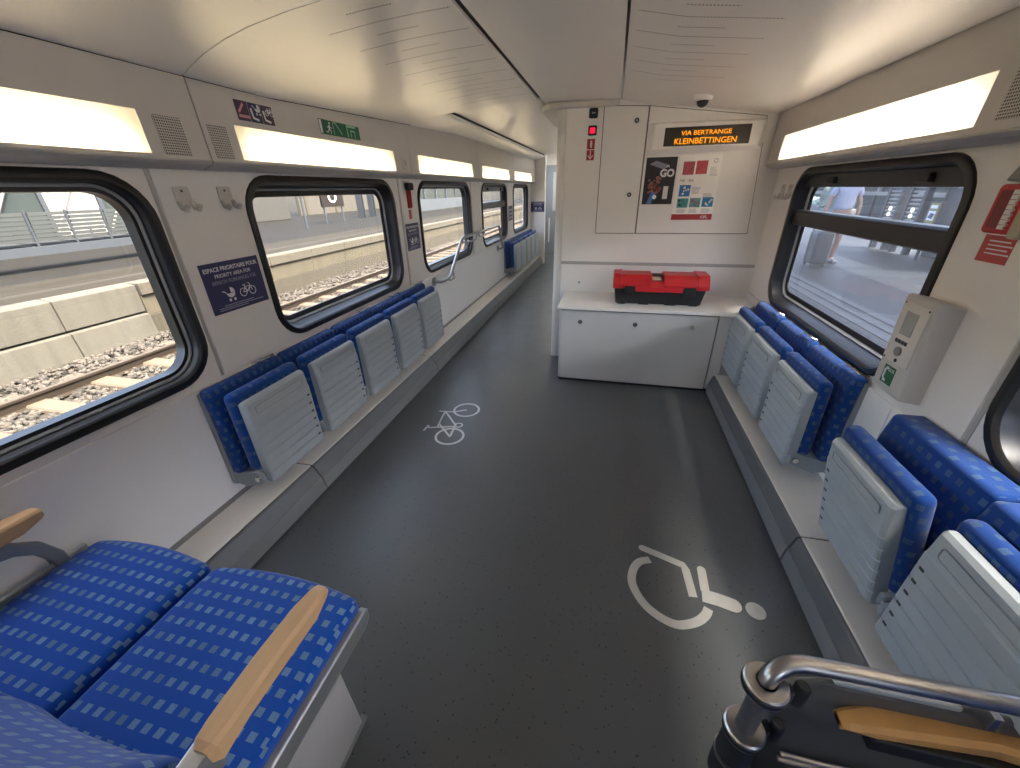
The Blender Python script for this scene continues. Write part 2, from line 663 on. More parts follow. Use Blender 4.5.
def stroke(mb, fr, pts, w, d0, d1, closed=False):
    """a band of constant width along a flat path"""
    pts = [Vector((p[0], p[1])) for p in pts]
    n = len(pts)
    L, Rr = [], []
    for i in range(n):
        if closed:
            a, b = pts[i - 1], pts[(i + 1) % n]
        else:
            a, b = pts[max(i - 1, 0)], pts[min(i + 1, n - 1)]
        t = (b - a).normalized()
        k = 1.0
        if closed or 0 < i < n - 1:
            t1 = (pts[i] - pts[i - 1]).normalized()
            k = min(1.6, 1.0 / max(0.45, abs(t.dot(t1))))
        q = Vector((-t.y, t.x)) * (w / 2 * k)
        L.append(pts[i] + q)
        Rr.append(pts[i] - q)
    m = n if closed else n - 1
    vs, fs = [], []
    for d in (d0, d1):
        for i in range(n):
            vs.append(fr.p(L[i].x, L[i].y, d))
            vs.append(fr.p(Rr[i].x, Rr[i].y, d))
    for i in range(m):
        j = (i + 1) % n
        a, b, c, e = 2 * i, 2 * i + 1, 2 * j + 1, 2 * j
        o = 2 * n
        fs += [[a, b, c, e], [a + o, e + o, c + o, b + o], [a, e, e + o, a + o], [b, b + o, c + o, c]]
    if not closed:
        o = 2 * n
        z = 2 * (n - 1)
        fs += [[0, o, o + 1, 1], [z, z + 1, z + 1 + o, z + o]]
    mb.add(vs, fs)
    return mb


def ring(mb, fr, cu, cv, r, w, d0, d1, n=28):
    return stroke(mb, fr, circ(cu, cv, r, n), w, d0, d1, True)


def letters(mb, fr, text, u, v, size, d0, d1, width=None, bold=0.0):
    """lettering from the built-in font, laid into the frame; u is the middle, v the baseline"""
    cu = bpy.data.curves.new('lettering', 'FONT')
    cu.body = text
    cu.size = size
    cu.align_x = 'CENTER'
    cu.resolution_u = 3
    cu.offset = bold
    o = bpy.data.objects.new('lettering_tmp', cu)
    COL.objects.link(o)
    dg = bpy.context.evaluated_depsgraph_get()
    me = bpy.data.meshes.new_from_object(o.evaluated_get(dg))
    bpy.data.objects.remove(o)
    xs = [q.co.x for q in me.vertices] or [0]
    k = (width / (max(xs) - min(xs))) if width else 1.0
    vs = [fr.p(u + q.co.x * k, v + q.co.y, d1) for q in me.vertices]
    mb.add(vs, [list(p.vertices) for p in me.polygons])
    bpy.data.meshes.remove(me)
    return mb


def rr(u0, u1, v0, v1, r, n=7):
    pts = []
    for cx, cy, a0 in ((u1 - r, v1 - r, 0), (u0 + r, v1 - r, PI / 2), (u0 + r, v0 + r, PI), (u1 - r, v0 + r, 1.5 * PI)):
        for k in range(n + 1):
            a = a0 + PI / 2 * k / n
            pts.append((cx + r * math.cos(a), cy + r * math.sin(a)))
    return pts


def holed(name, outer, holes, fr, thick, material, kind='structure', parent=None):
    """a plate in a frame with openings, thick away from the viewer"""
    bm = bmesh.new()
    edges = []
    for loop in [outer] + holes:
        vs = [bm.verts.new(fr.p(u, v)) for u, v in loop]
        edges += [bm.edges.new((vs[i], vs[(i + 1) % len(vs)])) for i in range(len(vs))]
    res = bmesh.ops.triangle_fill(bm, edges=edges, use_beauty=True, use_dissolve=False)
    faces = [g for g in res['geom'] if isinstance(g, bmesh.types.BMFace)]
    ext = bmesh.ops.extrude_face_region(bm, geom=faces)
    bmesh.ops.translate(bm, verts=[g for g in ext['geom'] if isinstance(g, bmesh.types.BMVert)], vec=-fr.N * thick)
    bm.verts.index_update()
    mb = MB()
    mb.add([v.co.copy() for v in bm.verts], [[v.index for v in f.verts] for f in bm.faces])
    bm.free()
    return mb.build(name, material, parent=parent, loc=None if parent else fr.O, kind=kind)


LX, RX = -1.72, 1.16             # the inner wall faces
EY = 3.64                        # the end bulkhead
YB, YF = -3.0, 9.0               # the back bulkhead and the pillar far ahead
FL = Frame((LX, 0, 0), (0, 1, 0), (0, 0, 1))
FR = Frame((RX, 0, 0), (0, -1, 0), (0, 0, 1))
FE = Frame((0, EY, 0), (1, 0, 0), (0, 0, 1))
FF = Frame((0, 0, 0), (1, 0, 0), (0, 1, 0))

# ------------------------------------------------------------------ the shell of the carriage
MB().box(-1.9, 1.5, YB - 0.1, 10.7, -0.08, 0.0).build('floor', FLOOR, loc=(0, 0, 0), kind='structure')

LWIN = [(-2.55, -0.62, False), (-0.16, 1.285, False), (1.715, 3.165, False), (3.60, 5.06, False), (5.53, 6.93, True), (7.40, 8.74, False)]
RWIN = [(1.755, 3.24, True), (-0.10, 1.325, False), (-2.3, -0.55, False)]
WZ0, WZ1 = 0.765, 1.585
RZ0 = 0.735


def win_loop(fr, y0, y1, z0, z1, inset=0.0, r=0.17):
    s = fr.R.y
    a, b = sorted((y0 * s, y1 * s))
    return rr(a + inset, b - inset, z0 + inset, z1 - inset, max(r - inset, 0.02))


holed('wall_left', [(YB, -0.3), (10.6, -0.3), (10.6, 2.3), (YB, 2.3)],
      [win_loop(FL, a, b, WZ0, WZ1, 0.012) for a, b, t in LWIN], FL, 0.1, WALL)
holed('wall_right', [(-EY - 0.1, -0.3), (-YB, -0.3), (-YB, 2.2), (-EY - 0.1, 2.2)],
      [win_loop(FR, a, b, RZ0, WZ1, 0.012) for a, b, t in RWIN], FR, 0.1, WALL)

nwin = [0]


def window(fr, y0, y1, z0, z1, bar, glass, deep=True):
    nwin[0] += 1
    s = fr.R.y
    w = struct('window_%d' % nwin[0], fr.p((y0 + y1) / 2 * s, z0))

    def L(inset, depth):
        return [fr.p(u, v, -depth) for u, v in win_loop(fr, y0, y1, z0, z1, inset)]
    # rubber frame proud of the wall, then the reveal running outward
    MB().loft([L(-0.004, 0.0), L(-0.002, -0.010), L(0.004, -0.014), L(0.026, -0.014), L(0.032, -0.008), L(0.036, 0.0)],
              caps=False).build('frame', RUBBER, w, smooth=True)
    q, e = (0.0, 1.0) if deep else (0.018, 0.5)
    MB().loft([L(0.036 - q * 0.3, 0.0), L(0.042 - q * 0.6, 0.03 * e), L(0.052 - q, 0.055 * e), L(0.056 - q, 0.062 * e)], caps=False).build('reveal', REVEAL, w, smooth=True)
    MB().loft([L(0.056 - q, 0.062 * e), L(0.060 - q, 0.059 * e), L(0.066 - q, 0.065 * e), L(0.068 - q, 0.072 * e)], caps=False).build('seal', SEAL, w, smooth=True)
    MB().loft([L(0.066 - q, 0.072 * e), L(0.096 - 1.8 * q, 0.073 * e), L(0.098 - 1.8 * q, 0.080)], caps=False).build('inner_rim', RUBBER, w, smooth=True)
    g = MB()
    lp = win_loop(fr, y0, y1, z0, z1, 0.058 - q)
    g.prism([fr.p(u, v, -0.078) for u, v in lp], -fr.N * 0.006)
    gl = g.build('pane', glass, w)
    a, b = sorted((y0 * s, y1 * s))
    if bar:
        m = MB()
        m.prism([fr.p(a + 0.05, 1.255, -0.025), fr.p(a + 0.05, 1.262, -0.012), fr.p(a + 0.05, 1.335, -0.012), fr.p(a + 0.05, 1.345, -0.03),
                 fr.p(a + 0.05, 1.345, -0.088), fr.p(a + 0.05, 1.255, -0.088)], fr.R * (b - a - 0.1))
        m.build('transom', RUBBER, w, bevel=0.003)
        m = MB()
        m.prism([fr.p(a + 0.06, 1.478, -0.03), fr.p(a + 0.06, 1.545, -0.02), fr.p(a + 0.06, 1.545, -0.085), fr.p(a + 0.06, 1.478, -0.085)], fr.R * (b - a - 0.12))
        m.build('sash_rail', REVEAL, w, bevel=0.003)
        for k in (0.29, 0.80):
            q = a + (b - a) * k
            m = MB()
            flat(m, fr, rect(q - 0.035, q + 0.035, 1.495, 1.528), -0.03, -0.004)
            m.build('sash_latch', BLACK, w, bevel=0.004)
    return w, a, b


for a, b, t in LWIN:
    w_, u0, u1 = window(FL, a, b, WZ0, WZ1, t, GLASS_L, a > 1 and a < 2 or t)
    if a == 1.705:
        m = MB()
        flat(m, FL, rect(u0 + 0.06, u1 - 0.06, 1.475, 1.55), -0.076, -0.03)
        m.build('blind_cassette', DARK, w_, bevel=0.006)
        m = MB()
        flat(m, FL, rect(u0 + 0.44, u0 + 0.50, 1.52, 1.545), -0.03, -0.022)
        m.build('pull_tab', REDP, w_, bevel=0.002)
for a, b, t in RWIN:
    window(FR, a, b, RZ0, WZ1, t, GLASS_R)

# raised pilaster panels between the windows and the lower wall panels, with their joints
tl = struct('trim_1', (LX, 0, 0))
for a, b in ((-0.58, -0.20), (1.315, 1.655), (3.27, 3.55), (5.11, 5.48), (6.98, 7.35)):
    MB().box(LX - 0.001, LX + 0.010, a, b, 0.742, 1.60).build('pilaster_panel', WALL, tl, bevel=0.004)
    MB().box(LX - 0.001, LX + 0.0015, a - 0.014, a - 0.001, 0.742, 1.60).build('panel_joint', LEDGE, tl)
for a, b in ((YB, 3.56), (3.564, 6.4), (6.404, 8.99)):
    MB().box(LX - 0.001, LX + 0.010, a, b, 0.155, 0.728).build('lower_panel', WALL2, tl, bevel=0.003)
tr_ = struct('trim_2', (RX, 0, 0))
for a, b in ((1.358, 1.735),):
    MB().box(RX - 0.006, RX + 0.001, a, b, 0.70, 1.60).build('pilaster_panel', WALL, tr_, bevel=0.004)
MB().box(RX - 0.003, RX + 0.001, 1.337, 1.353, 0.70, 1.60).build('panel_joint', LEDGE, tr_)
for a, b in ((YB, 1.66), (1.664, EY - 0.01)):
    MB().box(RX - 0.014, RX + 0.001, a, b, 0.155, 0.70).build('lower_panel', WALL2, tr_, bevel=0.003)

# plinths along both walls
PY = [YB, 1.42, 3.02, 5.2, 7.2, 8.99]
bl = struct('baseboard_left', (LX, 0, 0))
for a, b in zip(PY[:-1], PY[1:]):
    a += 0.007
    m = MB()
    m.prism([(LX + 0.01, a, 0.0), (-1.440, a, 0.0), (-1.440, a, 0.012), (-1.425, a, 0.014), (-1.438, a, 0.088), (LX + 0.01, a, 0.088)], (0, b - a - 0.0025, 0))
    m.build('kick_panel', KICK, bl, bevel=0.002)
    m = MB()
    m.prism([(LX + 0.01, a, 0.089), (-1.440, a, 0.089), (-1.478, a, 0.152), (-1.486, a, 0.158), (LX + 0.01, a, 0.150)], (0, b - a - 0.0025, 0))
    m.build('upper_kick_panel', KICKD, bl, bevel=0.002)
    m = MB()
    m.prism([(LX + 0.05, a, 0.150), (-1.492, a, 0.1585), (-1.488, a, 0.164), (-1.496, a, 0.166), (LX + 0.05, a, 0.164)], (0, b - a - 0.0025, 0))
    m.build('plinth_top', CREAM, bl, bevel=0.0015)
    MB().box(LX + 0.009, LX + 0.052, a, b - 0.0025, 0.146, 0.160).build('edge_strip', STRIP, bl)
m = MB()
m.prism([(LX + 0.012, YB, 0.004), (-1.446, YB, 0.004), (-1.446, YB, 0.088), (-1.484, YB, 0.150), (-1.500, YB, 0.160), (LX + 0.055, YB, 0.158), (LX + 0.012, YB, 0.144)], (0, 11.98, 0))
m.build('plinth_core', GAP, bl)
RY = [YB, 1.44, 3.085]
br_ = struct('baseboard_right', (RX, 0, 0))
for a, b in zip(RY[:-1], RY[1:]):
    a += 0.007
    m = MB()
    m.prism([(RX - 0.014, a, 0.0), (0.868, a, 0.0), (0.868, a, 0.012), (0.853, a, 0.014), (0.862, a, 0.088), (RX - 0.014, a, 0.088)], (0, b - a - 0.0025, 0))
    m.build('kick_panel', KICK, br_, bevel=0.002)
    m = MB()
    m.prism([(RX - 0.014, a, 0.089), (0.864, a, 0.089), (0.882, a, 0.152), (0.890, a, 0.158), (RX - 0.014, a, 0.150)], (0, b - a - 0.0025, 0))
    m.build('upper_kick_panel', KICKD, br_, bevel=0.002)
    m = MB()
    m.prism([(RX - 0.014, a, 0.150), (0.896, a, 0.1585), (0.892, a, 0.164), (0.900, a, 0.166), (RX - 0.014, a, 0.164)], (0, b - a - 0.0025, 0))
    m.build('plinth_top', CREAM, br_, bevel=0.0015)

m = MB()
m.prism([(RX - 0.016, YB, 0.004), (0.874, YB, 0.004), (0.872, YB, 0.088), (0.888, YB, 0.150), (0.904, YB, 0.160), (RX - 0.016, YB, 0.160)], (0, 6.08, 0))
m.build('plinth_core', GAP, br_)

# ------------------------------------------------------------------ lamp coves
def ztop(y):
    return 1.905 + 0.115 * max(0.0, min(1.0, (y - 1.9) / 2.6))


LLAMP = [(-2.2, -0.45), (-0.22, 1.27), (1.665, 3.06), (3.46, 4.90), (5.27, 6.71), (7.07, 8.56)]
RLAMP = [(1.74, 3.42), (-0.2, 1.36), (-2.2, -0.6)]
fl = struct('trim_3', (LX, 0, 0))
LF = Frame((-1.531, 0, 0), (0, 1, 0), (-0.012, 0, 0.27))
jl = [YB, 1.502, 3.31, 5.12, 6.95, 8.99]
for a, b in zip(jl[:-1], jl[1:]):
    n = 8
    top = [(a + 0.003 + (b - a - 0.006) * k / n, ztop(a + (b - a) * k / n)) for k in range(n + 1)]
    outer = [(a + 0.003, 1.628), (b - 0.003, 1.628)] + top[::-1]
    hol = [rect(p, q, 1.641, 1.772) for p, q in LLAMP if p > a - 0.1 and q < b + 0.1]
    holed('fascia_panel', outer, hol, LF, 0.006, FASCIA, kind=None, parent=fl)
    m = MB()
    m.prism([(LX, a + 0.002, 1.597), (LX + 0.06, a + 0.002, 1.597), (-1.612, a + 0.002, 1.612), (-1.600, a + 0.002, 1.622), (-1.600, a + 0.002, 1.629), (LX, a + 0.002, 1.629)], (0, b - a - 0.004, 0))
    m.build('ledge', LEDGE, fl, bevel=0.002)
m = MB()
m.box(-1.66, -1.655, YB, 8.99, 1.64, 2.02)
m.build('backing', GAP, fl)
frr = struct('trim_4', (RX, 0, 0))
RF = Frame((0.993, 0, 0), (0, -1, 0), (0.012, 0, 0.27))
outer = [(-EY + 0.01, 1.628), (-YB, 1.628), (-YB, 1.944), (-EY + 0.01, 1.944)]
holed('fascia_panel', outer, [rect(-q, -p, 1.648, 1.790) for p, q in RLAMP], RF, 0.006, FASCIA, kind=None, parent=frr)
m = MB()
m.prism([(RX, YB, 1.597), (RX - 0.05, YB, 1.597), (1.072, YB, 1.608), (1.058, YB, 1.620), (1.060, YB, 1.629), (RX, YB, 1.629)], (0, EY - YB - 0.01, 0))
m.build('ledge', LEDGE, frr, bevel=0.002)
MB().box(1.120, 1.125, YB, EY - 0.01, 1.64, 1.95).build('backing', GAP, frr)

ln = ['hidden behind the viewer at far left rear', 'above the large window nearest the camera on the left wall', 'between the two speaker grilles and the second pilaster',
      'over the third left window, beside the handrail', 'fourth along the left wall, over the window with a transom', 'farthest and smallest along the left wall, by the pillar']
rn = ['long white cove lamp over the openable right window', 'white cove lamp on the right wall beside the camera', 'white cove lamp on the right wall behind the camera']


def cove_lamp(fr, u0, u1, v0, v1, label, tube, group):
    t = thing('cove_lamp', label, 'lamp', fr.p((u0 + u1) / 2, v0), group)
    MB().prism([fr.p(u, v, -0.004) for u, v in rect(u0 - 0.002, u1 + 0.002, v0 - 0.002, v1 + 0.002)], fr.N * 0.0002)
    m = MB()
    m.add([fr.p(u, v, -0.0025) for u, v in rect(u0, u1, v0, v1)], [(0, 1, 2, 3)])
    m.build('diffuser', DIFF, t, fixn=False)
    m = MB()                                  # the reflector trough behind it
    P = [fr.p(u, v, d) for d in (-0.050, -0.006) for u, v in rect(u0 - 0.002, u1 + 0.002, v0 - 0.002, v1 + 0.002)]
    m.add(P, [(0, 1, 2, 3), (0, 1, 5, 4), (1, 2, 6, 5), (2, 3, 7, 6), (3, 0, 4, 7)])
    m.build('reflector', HOUSING, t, fixn=False)
    m = MB()
    flat(m, fr, rect(u0 + 0.06, u1 - 0.06, v0 + 0.022, v0 + 0.052), -0.046, -0.040)
    m.build('lamp_tube', tube, t)
    return t


for (p, q), lb in zip(LLAMP, ln):
    cove_lamp(LF, p, q, 1.641, 1.772, 'warm glowing cove lamp ' + lb, TUBE, 'cove lamps on the left wall')
for (p, q), lb in zip(RLAMP, rn):
    cove_lamp(RF, -q, -p, 1.648, 1.790, lb, TUBE_W, 'cove lamps on the right wall')

# ------------------------------------------------------------------ ceiling
ce = struct('ceiling', (0, 0, 1.9))


def sweep(name, prof, ys, material, shift=None, thick=0.012):
    m = MB()
    loops = []
    for y in ys:
        top = []
        for i, (x, z) in enumerate(prof):
            dz = shift(y, i) if shift else 0
            top.append(Vector((x, y, z + dz)))
        loops.append(top + [p + Vector((0, 0, thick)) for p in reversed(top)])
    m.loft(loops)
    return m.build(name, material, ce, smooth=True)


PL = [(-1.619, 1.907), (-1.57, 1.932), (-1.495, 1.963), (-1.39, 1.995), (-1.274, 2.021), (-1.1, 2.047), (-0.91, 2.066), (-0.75, 2.076), (-0.60, 2.082)]


def up(y, i):
    return (ztop(y) - 1.905) * max(0, 1 - i / 5)


sweep('ceiling_panel', PL, [YB, 1.499], CEIL_LB)
sweep('ceiling_panel', PL, [1.505, 1.9, 2.3, 2.7, 3.1, 3.42], CEIL_L, up)
sweep('ceiling_panel', [(-0.578, 2.090), (-0.012, 2.086)], [YB, 9.0], CEIL)
sweep('ceiling_panel', [(0.0, 2.082), (0.2, 2.043), (0.5, 2.012), (0.8, 1.975), (0.95, 1.955), (1.068, 1.938)], [YB, EY], CEIL_R)
sweep('ceiling_panel', [(-1.43, 2.115), (-0.600, 2.115)], [3.42, 9.0], CEIL)
MB().box(-0.600, -0.578, 3.42, 9.0, 2.088, 2.21).build('ceiling_riser', FASCIA, ce)
MB().box(-0.600, -0.570, YB, 3.42, 2.095, 2.11).build('ceiling_joint', GAP, ce)
MB().box(-1.7, -0.58, 3.40, 3.425, 2.10, 2.22).build('ceiling_riser', FASCIA, ce)
m = MB()
m.loft([[(-1.622, y, z - 0.004), (-1.615, y, z + 0.004), (-1.44, y, 2.062), (-1.425, y, 2.075), (-1.425, y, 2.095), (-1.435, y, 2.10), (-1.622, y, 2.10)] for y, z in ((3.415, ztop(3.415)), (3.8, ztop(3.8)), (4.2, ztop(4.2)), (4.5, 2.02), (8.99, 2.02))])
m.build('duct_soffit', CEIL, ce, bevel=0.003)
MB().box(-1.47, -1.428, 3.43, 8.99, 2.102, 2.14).build('ceiling_joint', GAP, ce)
MB().box(-1.8, 1.3, YB - 0.1, 10.7, 2.24, 2.30).build('roof_deck', LEDGE, ce)

# ------------------------------------------------------------------ end bulkhead, return wall, far end
wf = struct('wall_front', (0, EY, 0))
MB().box(-0.408, RX - 0.001, EY, EY + 0.06, 0.0, 2.09).build('bulkhead_panel', WALL, wf)
MB().box(-0.408, RX - 0.002, EY - 0.006, EY, 0.892, 0.918).build('trim_band', LEDGE, wf, bevel=0.002)
MB().box(-0.440, -0.380, EY + 0.062, 9.0, 0, 2.09).build('wall_inner', WALL, loc=(-0.36, 6, 0), kind='structure')
m = MB()
m.cyl((-0.440, EY + 0.030, 0.0), (-0.440, EY + 0.030, 2.05), 0.040, 20)
m.build('trim_5', mat('pole_white', (0.72, 0.70, 0.66), 0.25), loc=(-0.438, EY + 0.026, 0), smooth=True, kind='structure')
m = MB()                                      # rounded cornice round the top of the bulkhead edge
pl = [(-0.02, EY - 0.02), (-0.45, EY - 0.06), (-0.54, EY - 0.04), (-0.60, EY + 0.02), (-0.625, EY + 0.14), (-0.63, EY + 0.9), (-0.60, EY + 1.1), (-0.43, EY + 1.15), (-0.43, EY + 0.001), (-0.02, EY - 0.001)]
m.prism([(x, y, 2.046) for x, y in pl], (0, 0, 0.040))
m.build('trim_6', FASCIA, loc=(-0.4, EY, 2.0), bevel=0.012, seg=3, kind='structure')
# pillar and end door
MB().box(LX + 0.001, -1.405, YF, YF + 0.12, 0, 2.2).build('wall_pillar', WALL, loc=(-1.56, YF, 0), kind='structure')
BLUEG = mat('bluish_grey_panel', (0.24, 0.28, 0.33), 0.4)
wb2 = struct('wall_far', (-0.9, 10.6, 0))
MB().box(-1.72, -0.2, 10.6, 10.7, 0, 2.24).build('wall_panel', WALL, wb2)
dr = struct('door_1', (-1.0, 10.58, 0))
MB().box(-1.62, -0.60, 10.54, 10.60, 0.0, 2.0).build('door_leaf', BLUEG, dr, bevel=0.005)
MB().box(-1.45, -0.85, 10.525, 10.541, 1.0, 1.85).build('door_pane', mat('door_glass_pale', (0.45, 0.5, 0.55), 0.15), dr, bevel=0.01)
MB().cyl((-1.52, 10.50, 0.28), (-1.52, 10.50, 0.85), 0.014).build('door_handle', WHITE, dr, smooth=True)
MB().box(-0.38, -0.2, 9.0, 10.6, 0, 2.24).build('wall_end', WALL, loc=(-0.3, 9.8, 0), kind='structure')
MB().box(-1.9, 1.5, YB - 0.1, YB, 0, 2.24).build('wall_back', WALL, loc=(0, YB, 0), kind='structure')

t = thing('vestibule_fill_lamp', 'added flat ceiling lamp brightening the passage beyond the far pillar', 'lamp', (-1.0, 9.8, 2.2))  # lamp added to brighten the dark far passage
MB().box(-1.35, -0.65, 9.5, 10.1, 2.20, 2.238).build('housing', WHITE, t, bevel=0.004)
MB().box(-1.30, -0.70, 9.55, 10.05, 2.192, 2.20).build('diffuser', emit_mat('vestibule_fill_light', (1.0, 0.97, 0.92), 5.0), t)

# doors and panels in the bulkhead
t = thing('equipment_door', 'tall narrow pale equipment door with two round locks, left of the posters', 'door', FE.p(0.035, 1.155))
m = MB(); flat(m, FE, [(-0.125, 1.155), (0.194, 1.155), (0.194, 2.03), (-0.125, 2.05)], 0.002, 0.012); m.build('door_leaf', WALL, t, bevel=0.002)
for z in (1.945, 1.445):
    m = MB(); m.cyl(FE.p(0.118, z, 0.012), FE.p(0.118, z, 0.019), 0.017); lk = m.build('lock', DARK, t, smooth=True)
    m = MB(); m.cyl(FE.p(0.118, z, 0.019), FE.p(0.118, z, 0.021), 0.008); m.build('lock_core', STEEL, lk, smooth=True)
m = MB(); flat(m, FE, [(-0.130, 1.150), (0.199, 1.150), (0.199, 2.035), (-0.130, 2.055)], 0.0005, 0.002); m.build('door_joint', GAP, t)
t = thing('wide_bulkhead_panel', 'wide pale bulkhead panel behind the posters and under the amber display', 'panelling', FE.p(0.62, 1.155))  # plain wide panel of the bulkhead that carries the posters
m = MB(); flat(m, FE, [(0.204, 1.155), (1.044, 1.155), (0.996, 1.93), (0.204, 2.03)], 0.002, 0.012); m.build('panel_sheet', WALL, t, bevel=0.002)
m = MB(); flat(m, FE, [(0.200, 1.150), (1.050, 1.150), (1.001, 1.934), (0.200, 2.035)], 0.0005, 0.002); m.build('panel_joint', GAP, t)

# display
t = thing('information_display', 'white framed dark display with amber lettering on the bulkhead', 'display', FE.p(0.61, 1.70))
m = MB()
fo = [(0.215, 1.705), (1.008, 1.728), (1.012, 1.915), (0.215, 1.925)]
fi = [(0.245, 1.745), (0.965, 1.752), (0.985, 1.905), (0.25, 1.912)]
m.loft([[FE.p(u, v, 0.012) for u, v in fo], [FE.p(u, v, 0.05) for u, v in fi]])
m.build('housing', WALL, t, bevel=0.004)
m = MB(); flat(m, FE, rect(0.325, 0.905, 1.765, 1.884), 0.050, 0.053); m.build('screen', SCREEN, t, bevel=0.002)
m = MB(); letters(m, FE, 'VIA BERTRANGE', 0.61, 1.832, 0.040, 0.054, 0.0542, 0.34, 0.0006); m.build('lettering', LED, t, fixn=False)
m = MB(); letters(m, FE, 'KLEINBETTINGEN', 0.61, 1.777, 0.052, 0.054, 0.0542, 0.42, 0.0008); m.build('lettering', LED, t, fixn=False)

# posters
t = thing('poster', 'dark poster with big white GO lettering on the bulkhead', 'poster', FE.p(0.335, 1.37))
m = MB(); flat(m, FE, rect(0.222, 0.448, 1.372, 1.700), 0.0125, 0.0135); m.build('sheet', mat('dark_poster_ink', (0.022, 0.020, 0.020), 0.35, var=0.5, vscale=14), t)
m = MB()
for k in range(9):
    u = 0.262 + 0.014 * (k % 5); v = 1.62 - 0.005 * k
    flat(m, FE, [(0.25 + 0.012 * k, 1.655 - 0.004 * k), (0.30 + 0.012 * k, 1.678 - 0.004 * k), (0.302 + 0.012 * k, 1.672 - 0.004 * k), (0.252 + 0.012 * k, 1.649 - 0.004 * k)], 0.0136, 0.0138)
m.build('picture_streaks', GREYP, t)
m = MB()
for k in range(26):
    flat(m, FE, circ(0.30 + random.uniform(-0.045, 0.055), 1.50 + random.uniform(-0.05, 0.06), random.uniform(0.006, 0.016), 8), 0.0136, 0.0139)
m.build('picture_patch', mat('skin_ink', (0.32, 0.11, 0.08), 0.5, var=0.4, vscale=40), t)
m = MB(); flat(m, FE, [(0.255, 1.375), (0.292, 1.375), (0.318, 1.455), (0.285, 1.46)], 0.0136, 0.014); m.build('picture_patch', mat('blue_ink', (0.06, 0.16, 0.42), 0.5), t)
m = MB(); flat(m, FE, circ(0.312, 1.425, 0.016, 14), 0.014, 0.0143); m.build('badge', WHITEP, t)
m = MB(); flat(m, FE, rect(0.372, 0.408, 1.41, 1.50), 0.0136, 0.014); m.build('ticket', WHITEP, t)
m = MB(); letters(m, FE, 'GO', 0.385, 1.567, 0.072, 0.014, 0.0142, 0.104, 0.003); letters(m, FE, '^', 0.385, 1.617, 0.04, 0.014, 0.0142, 0.026); m.build('lettering', WHITEP, t, fixn=False)

t = thing('information_sheet', 'white leaflet with small coloured pictures and a red bottom band', 'poster', FE.p(0.61, 1.25))
PAPER = mat('paper', (0.88, 0.86, 0.82), 0.6, var=0.02)
m = MB(); flat(m, FE, rect(0.462, 0.762, 1.256, 1.706), 0.0125, 0.0135); m.build('sheet', PAPER, t)
m = MB(); flat(m, FE, rect(0.462, 0.762, 1.256, 1.298), 0.0135, 0.0138); bnd = m.build('band', REDP, t)
m = MB(); letters(m, FE, 'CFL', 0.705, 1.268, 0.026, 0.0138, 0.0141, 0.052, 0.0008); m.build('lettering', WHITEP, bnd, fixn=False)
for u0, u1, v0, v1, c in ((0.496, 0.576, 1.575, 1.665, (0.35, 0.05, 0.07)), (0.588, 0.668, 1.578, 1.668, (0.50, 0.06, 0.08)), (0.492, 0.572, 1.425, 1.505, (0.02, 0.16, 0.42)),
                          (0.490, 0.570, 1.345, 1.412, (0.05, 0.30, 0.30)), (0.582, 0.660, 1.347, 1.414, (0.12, 0.32, 0.34)), (0.672, 0.752, 1.35, 1.416, (0.02, 0.20, 0.42))):
    m = MB(); flat(m, FE, rect(u0, u1, v0, v1), 0.0135, 0.0138)
    pc = m.build('picture', mat('print_picture', c, 0.5, var=0.6, vscale=35), t)
    m = MB()
    for k in range(5):
        uu = random.uniform(u0 + 0.012, u1 - 0.012); vv = random.uniform(v0 + 0.012, v1 - 0.012)
        flat(m, FE, circ(uu, vv, random.uniform(0.004, 0.010), 7), 0.0138, 0.014)
    m.build('picture_detail', random.choice([WHITEP, BLACK, REDP]), pc)
m = MB()
for (u0, u1, v, n) in ((0.69, 0.745, 1.62, 8), (0.585, 0.65, 1.485, 6), (0.67, 0.745, 1.44, 4), (0.495, 0.565, 1.333, 4), (0.585, 0.655, 1.333, 4), (0.675, 0.745, 1.333, 4)):
    for k in range(n):
        flat(m, FE, rect(u0, u1 - random.uniform(0, 0.018), v - 0.008 * k, v - 0.008 * k + 0.003), 0.0135, 0.0137)
m.build('fine_print', GREYP, t)
m = MB(); letters(m, FE, 'ME · BA', 0.535, 1.528, 0.024, 0.0135, 0.0138, 0.10); m.build('lettering', mat('brown_print', (0.20, 0.13, 0.10), 0.5), t, fixn=False)
m = MB(); ring(m, FE, 0.72, 1.665, 0.013, 0.004, 0.0135, 0.0138, 12); m.build('emblem', GREYP, t)

# call buttons and sticker left of the equipment door
FB = Frame((-0.205, EY, 2.008), (1, 0, 0), (0, 0, 1))
for nm, lb, v, face in (('indicator', 'black square indicator with a small pale mark, above the red button', 0.0, BLACK), ('call_button', 'red lit push button in a black square surround', -0.112, REDLIT)):
    t = thing(nm, lb, 'button', FB.p(0, v - 0.035))
    m = MB(); m.prism([FB.p(u, w, 0.0) for u, w in rr(-0.033, 0.033, v - 0.033, v + 0.033, 0.010, 4)], FB.N * 0.010); m.build('bezel', BLACK, t, bevel=0.003)
    m = MB(); m.prism([FB.p(u, w, 0.010) for u, w in rr(-0.021, 0.021, v - 0.020, v + 0.020, 0.004, 3)], FB.N * 0.005); fc = m.build('face', face, t, bevel=0.002)
    if v == 0:
        m = MB(); stroke(m, FB, [(-0.010, v - 0.006), (-0.010, v + 0.006), (0.0, v - 0.002), (0.010, v + 0.006), (0.010, v - 0.006)], 0.003, 0.015, 0.0155); m.build('pictogram', WHITEP, fc)
t = thing('arrow_sticker', 'red sticker with white pictogram and down arrow under the lit button', 'sticker', FB.p(-0.006, -0.34))
